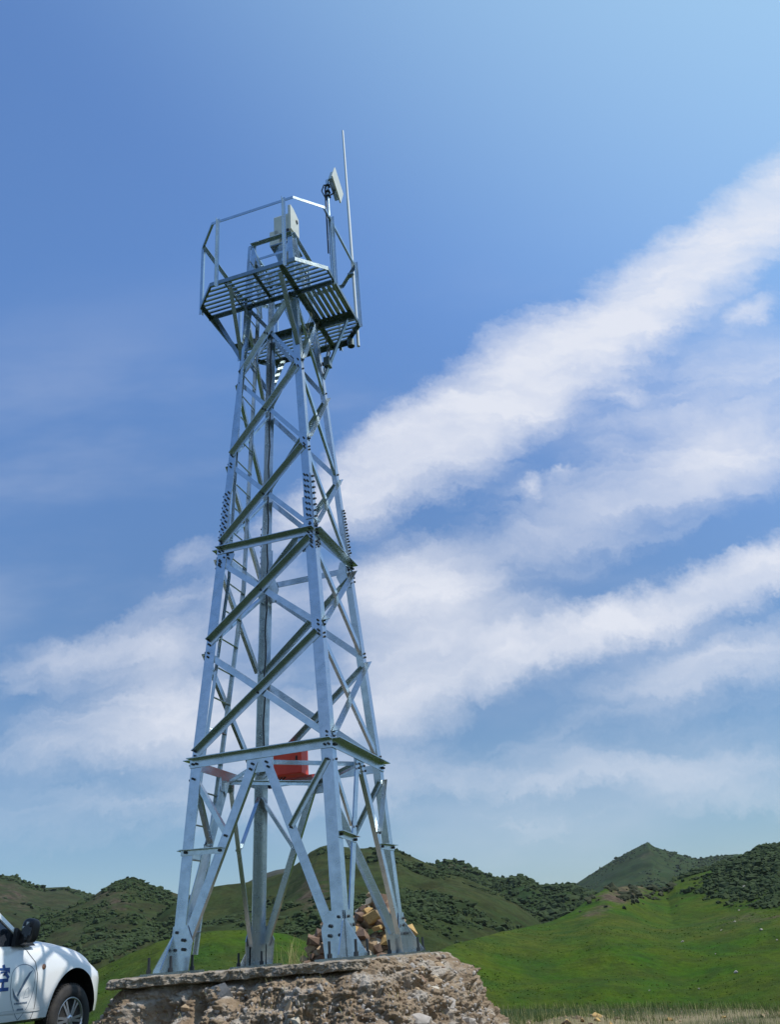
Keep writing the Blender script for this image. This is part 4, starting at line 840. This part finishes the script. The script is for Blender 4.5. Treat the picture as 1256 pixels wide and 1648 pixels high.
for s in (-1, 1):
    for (x0, y0, x1, y1, w) in ((-.80, .815, -1.70, .655, .05), (-1.86, .812, -2.0, .65, .09), (-2.75, .806, -2.72, .648, .09), (-3.44, .803, -3.20, .645, .12)):
        MB().bar((x0, s*(y0+.006), zb), (x1, s*(y1+.006), zr), w, .018, (0, s, .25)).build('pillar', M['paint'] if w != .09 else M['black'], car)
    # mirror
    mr = empty('mirror', (0, 0, 0), 0, car)
    mb = MB(); mb.prism([(-.76, s*.83, 1.155), (-1.10, s*.83, 1.155), (-1.03, s*.79, 1.34)], (0, s*.05, 0)); mb.bar((-.98, s*.85, 1.185), (-1.0, s*.96, 1.21), .09, .06); mb.build('mirror_arm', M['black'], mr)
    Mm = Matrix.Rotation(s*R(8), 3, 'Z')
    bm = bmesh.new(); bmesh.ops.create_icosphere(bm, subdivisions=4, radius=1)
    for v_ in bm.verts:
        c_ = [math.copysign(abs(q)**.62, q) for q in v_.co]; v_.co = Vector((min(c_[0]*.075, .075) if c_[0] > 0 else c_[0]*.045, c_[1]*.108, c_[2]*.125))
    me = bpy.data.meshes.new('mirror_housing'); bm.to_mesh(me); bm.free(); me.materials.append(M['black']); me.polygons.foreach_set('use_smooth', [True]*len(me.polygons))
    o = bpy.data.objects.new('mirror_housing', me); C.objects.link(o); o.parent = mr; o.location = (-.985, s*.965, 1.30); o.rotation_euler = (R(-10)*s, 0, s*R(8))
    bm = bmesh.new(); bmesh.ops.create_cube(bm, size=1.0)
    for v_ in bm.verts: v_.co = Vector((v_.co.x*.006, v_.co.y*.15, v_.co.z*.18))
    bmesh.ops.bevel(bm, geom=[e for e in bm.edges if abs((e.verts[0].co-e.verts[1].co).x) > .004], offset=.05, segments=5, affect='EDGES')
    me = bpy.data.meshes.new('mirror_glass'); bm.to_mesh(me); bm.free(); me.materials.append(mat('mirror_silver', (.5, .52, .52), .08, 1.0))
    o = bpy.data.objects.new('mirror_glass', me); C.objects.link(o); o.parent = mr; o.location = (-1.028, s*.962, 1.30); o.rotation_euler = (R(-10)*s, 0, s*R(8))
    # headlight
    hb = MB().box((.70, s*.46, .80), (.14, .20, .13)); hb.build('headlight', M['headlamp'], car, bevel=.03)
    MB().lathe([(.03, 0), (.028, .008), (.015, .013)], 20, Matrix.Translation((-.60, s*(side_y(-.6, .935)), .935)) @ Matrix.Rotation(-s*R(90), 4, 'X')).build('marker_lamp', M['lamp'], car)
    MB().bar((-1.62, s*(.90), .93), (-1.45, s*.90, .93), .03, .025).build('door_handle', M['paint'], car, bevel=.006)
MB().box((.79, 0, .56), (.08, .44, .22)).build('bumper', M['paint'], car, bevel=.03); MB().box((.80, 0, .80), (.04, .40, .10)).build('grille', M['black'], car)
# wheels
def wheel(x, s):
    w = empty('wheel', (x, s*.74, .37), 0, car); Mx = Matrix.Rotation(-s*R(90), 4, 'X')
    MB().lathe([(.225, -.115), (.28, -.122), (.335, -.118), (.360, -.10), (.370, -.07), (.372, 0), (.370, .07), (.360, .10), (.335, .118), (.28, .122), (.232, .112), (.225, .09)], 64, Mx).build('tyre', M['rubber'], w, smooth=True)
    tr = MB()
    for k in range(56):
        a = 6.28318*k/56
        for q in (-.06, 0, .06): tr.box(Mx.to_3x3() @ Vector((.374*math.cos(a+q*.5), .374*math.sin(a+q*.5), q)), (.012, .028, .045), Mx.to_3x3() @ Matrix.Rotation(a+q*.5, 3, 'Z'))
    tr.build('tread', M['rubber'], w)
    MB().lathe([(.215, -.09), (.232, -.08), (.226, .07), (.236, .102), (.228, .112), (.216, .106), (.208, .06), (.205, -.06)], 56, Mx).build('rim', M['chrome'], w, smooth=True)
    MB().lathe([(.0, -.03), (.17, -.03), (.17, -.01), (.0, -.01)], 40, Mx).build('brake_disc', M['bolt'], w)
    sp = MB()
    for k in range(6):
        for e in (-.13, .13):
            a = 6.28318*k/6+e; c, s2 = math.cos(a), math.sin(a); c0, s0 = math.cos(6.28318*k/6+e*1.6), math.sin(6.28318*k/6+e*1.6)
            p0 = Mx @ Vector((.045*c0, .045*s0, .088)); p1 = Mx @ Vector((.218*c, .218*s2, .082)); sp.bar(p0, p1, .026, .03, Mx.to_3x3() @ Vector((0, 0, 1)))
    sp.lathe([(.02, .06), (.062, .06), (.060, .098), (.03, .108), (.0, .108)], 24, Mx); sp.build('spokes', M['chrome'], w)
for x in (0, -2.72):
    for s in (-1, 1): wheel(x, s)
# lettering and emblem on the front door
def on_side(me):
    for v_ in me.vertices:
        x, z = v_.co.x, v_.co.y; v_.co = Vector((x, -(side_y(x, z)+.004+v_.co.z), z))
def text_mesh(body_, size, cx, cz, name, mt, bold=0.0):
    cu = bpy.data.curves.new('t', 'FONT'); cu.body = body_; cu.size = size; cu.align_x = 'CENTER'; cu.align_y = 'CENTER'; cu.offset = bold; cu.resolution_u = 3
    o = bpy.data.objects.new('t', cu); C.objects.link(o); bpy.context.view_layer.update()
    me = bpy.data.meshes.new_from_object(o.evaluated_get(bpy.context.evaluated_depsgraph_get())); bpy.data.objects.remove(o)
    for v_ in me.vertices: v_.co.x += cx; v_.co.y += cz; v_.co.z = 0
    on_side(me); me.materials.clear(); me.materials.append(mt); o = bpy.data.objects.new(name, me); C.objects.link(o); o.parent = car; return o
text_mesh('控', .27, -1.275, .825, 'lettering', M['blue'], .008)
el_ = []
def closed_line(pts, w, name):
    return strip(name, pts+[pts[0]], w, M['emblem'])
ecx, ecz = -.925, .72; sh = []
for k in range(16): a = math.pi*(k/15); sh.append((ecx+.19*math.cos(a), ecz+.13+.12*math.sin(a)))
sh += [(ecx-.185, ecz+.02), (ecx-.16, ecz-.08), (ecx-.11, ecz-.17), (ecx-.05, ecz-.24), (ecx, ecz-.285), (ecx+.05, ecz-.24), (ecx+.11, ecz-.17), (ecx+.16, ecz-.08), (ecx+.185, ecz+.02)]
closed_line(sh, .006, 'emblem_shield')
def flat_poly(pts, name):
    me = bpy.data.meshes.new(name); me.from_pydata([(x, z, 0) for x, z in pts], [], [tuple(range(len(pts)))]); on_side(me); me.materials.append(M['emblem']); o = bpy.data.objects.new(name, me); C.objects.link(o); o.parent = car
flat_poly([(ecx-.055, ecz-.055), (ecx-.075, ecz-.045), (ecx+.03, ecz+.11), (ecx+.085, ecz+.165), (ecx+.15, ecz+.19), (ecx+.10, ecz+.145), (ecx+.05, ecz+.08)], 'emblem_wing')
flat_poly([(ecx-.16, ecz+.03), (ecx-.11, ecz-.035), (ecx-.02, ecz-.11), (ecx-.06, ecz-.105), (ecx-.12, ecz-.06)], 'emblem_wing')
closed_line([(ecx+.03, ecz-.08), (ecx+.12, ecz-.07), (ecx+.10, ecz+.02), (ecx+.06, ecz-.0)], .003, 'emblem_line')
for zz, w, n in ((ecz-.125, .20, 9), (ecz-.185, .10, 5)):      # two rows of tiny illegible marks
    mb = MB()
    for k in range(n):
        x = ecx-w/2+w*(k+.5)/n; y = -(side_y(x, zz)+.003); hw_ = w/n*.36; mb.poly([(x-hw_, y, zz-.009), (x+hw_, y, zz-.009), (x+hw_, y, zz+.009), (x-hw_, y, zz+.009)], [(0, 1, 2, 3)])
    mb.build('emblem_text_row', M['emblem'], car)

# ------------------------------------------------------------------ air: thin haze over the whole valley
hm = bpy.data.materials.new('haze_air'); hm.use_nodes = True; t = hm.node_tree; t.nodes.clear()
vo = t.nodes.new('ShaderNodeVolumePrincipled'); vo.inputs['Color'].default_value = (.80, .88, 1.0, 1); vo.inputs['Density'].default_value = .00005; vo.inputs['Anisotropy'].default_value = .2
ou = t.nodes.new('ShaderNodeOutputMaterial'); t.links.new(vo.outputs[0], ou.inputs['Volume'])
o = MB().box((0, 0, 52), (5200, 5200, 142)).build('haze', hm); tagp(o, 'thin blue haze lying over the far hills', 'haze', kind='stuff')
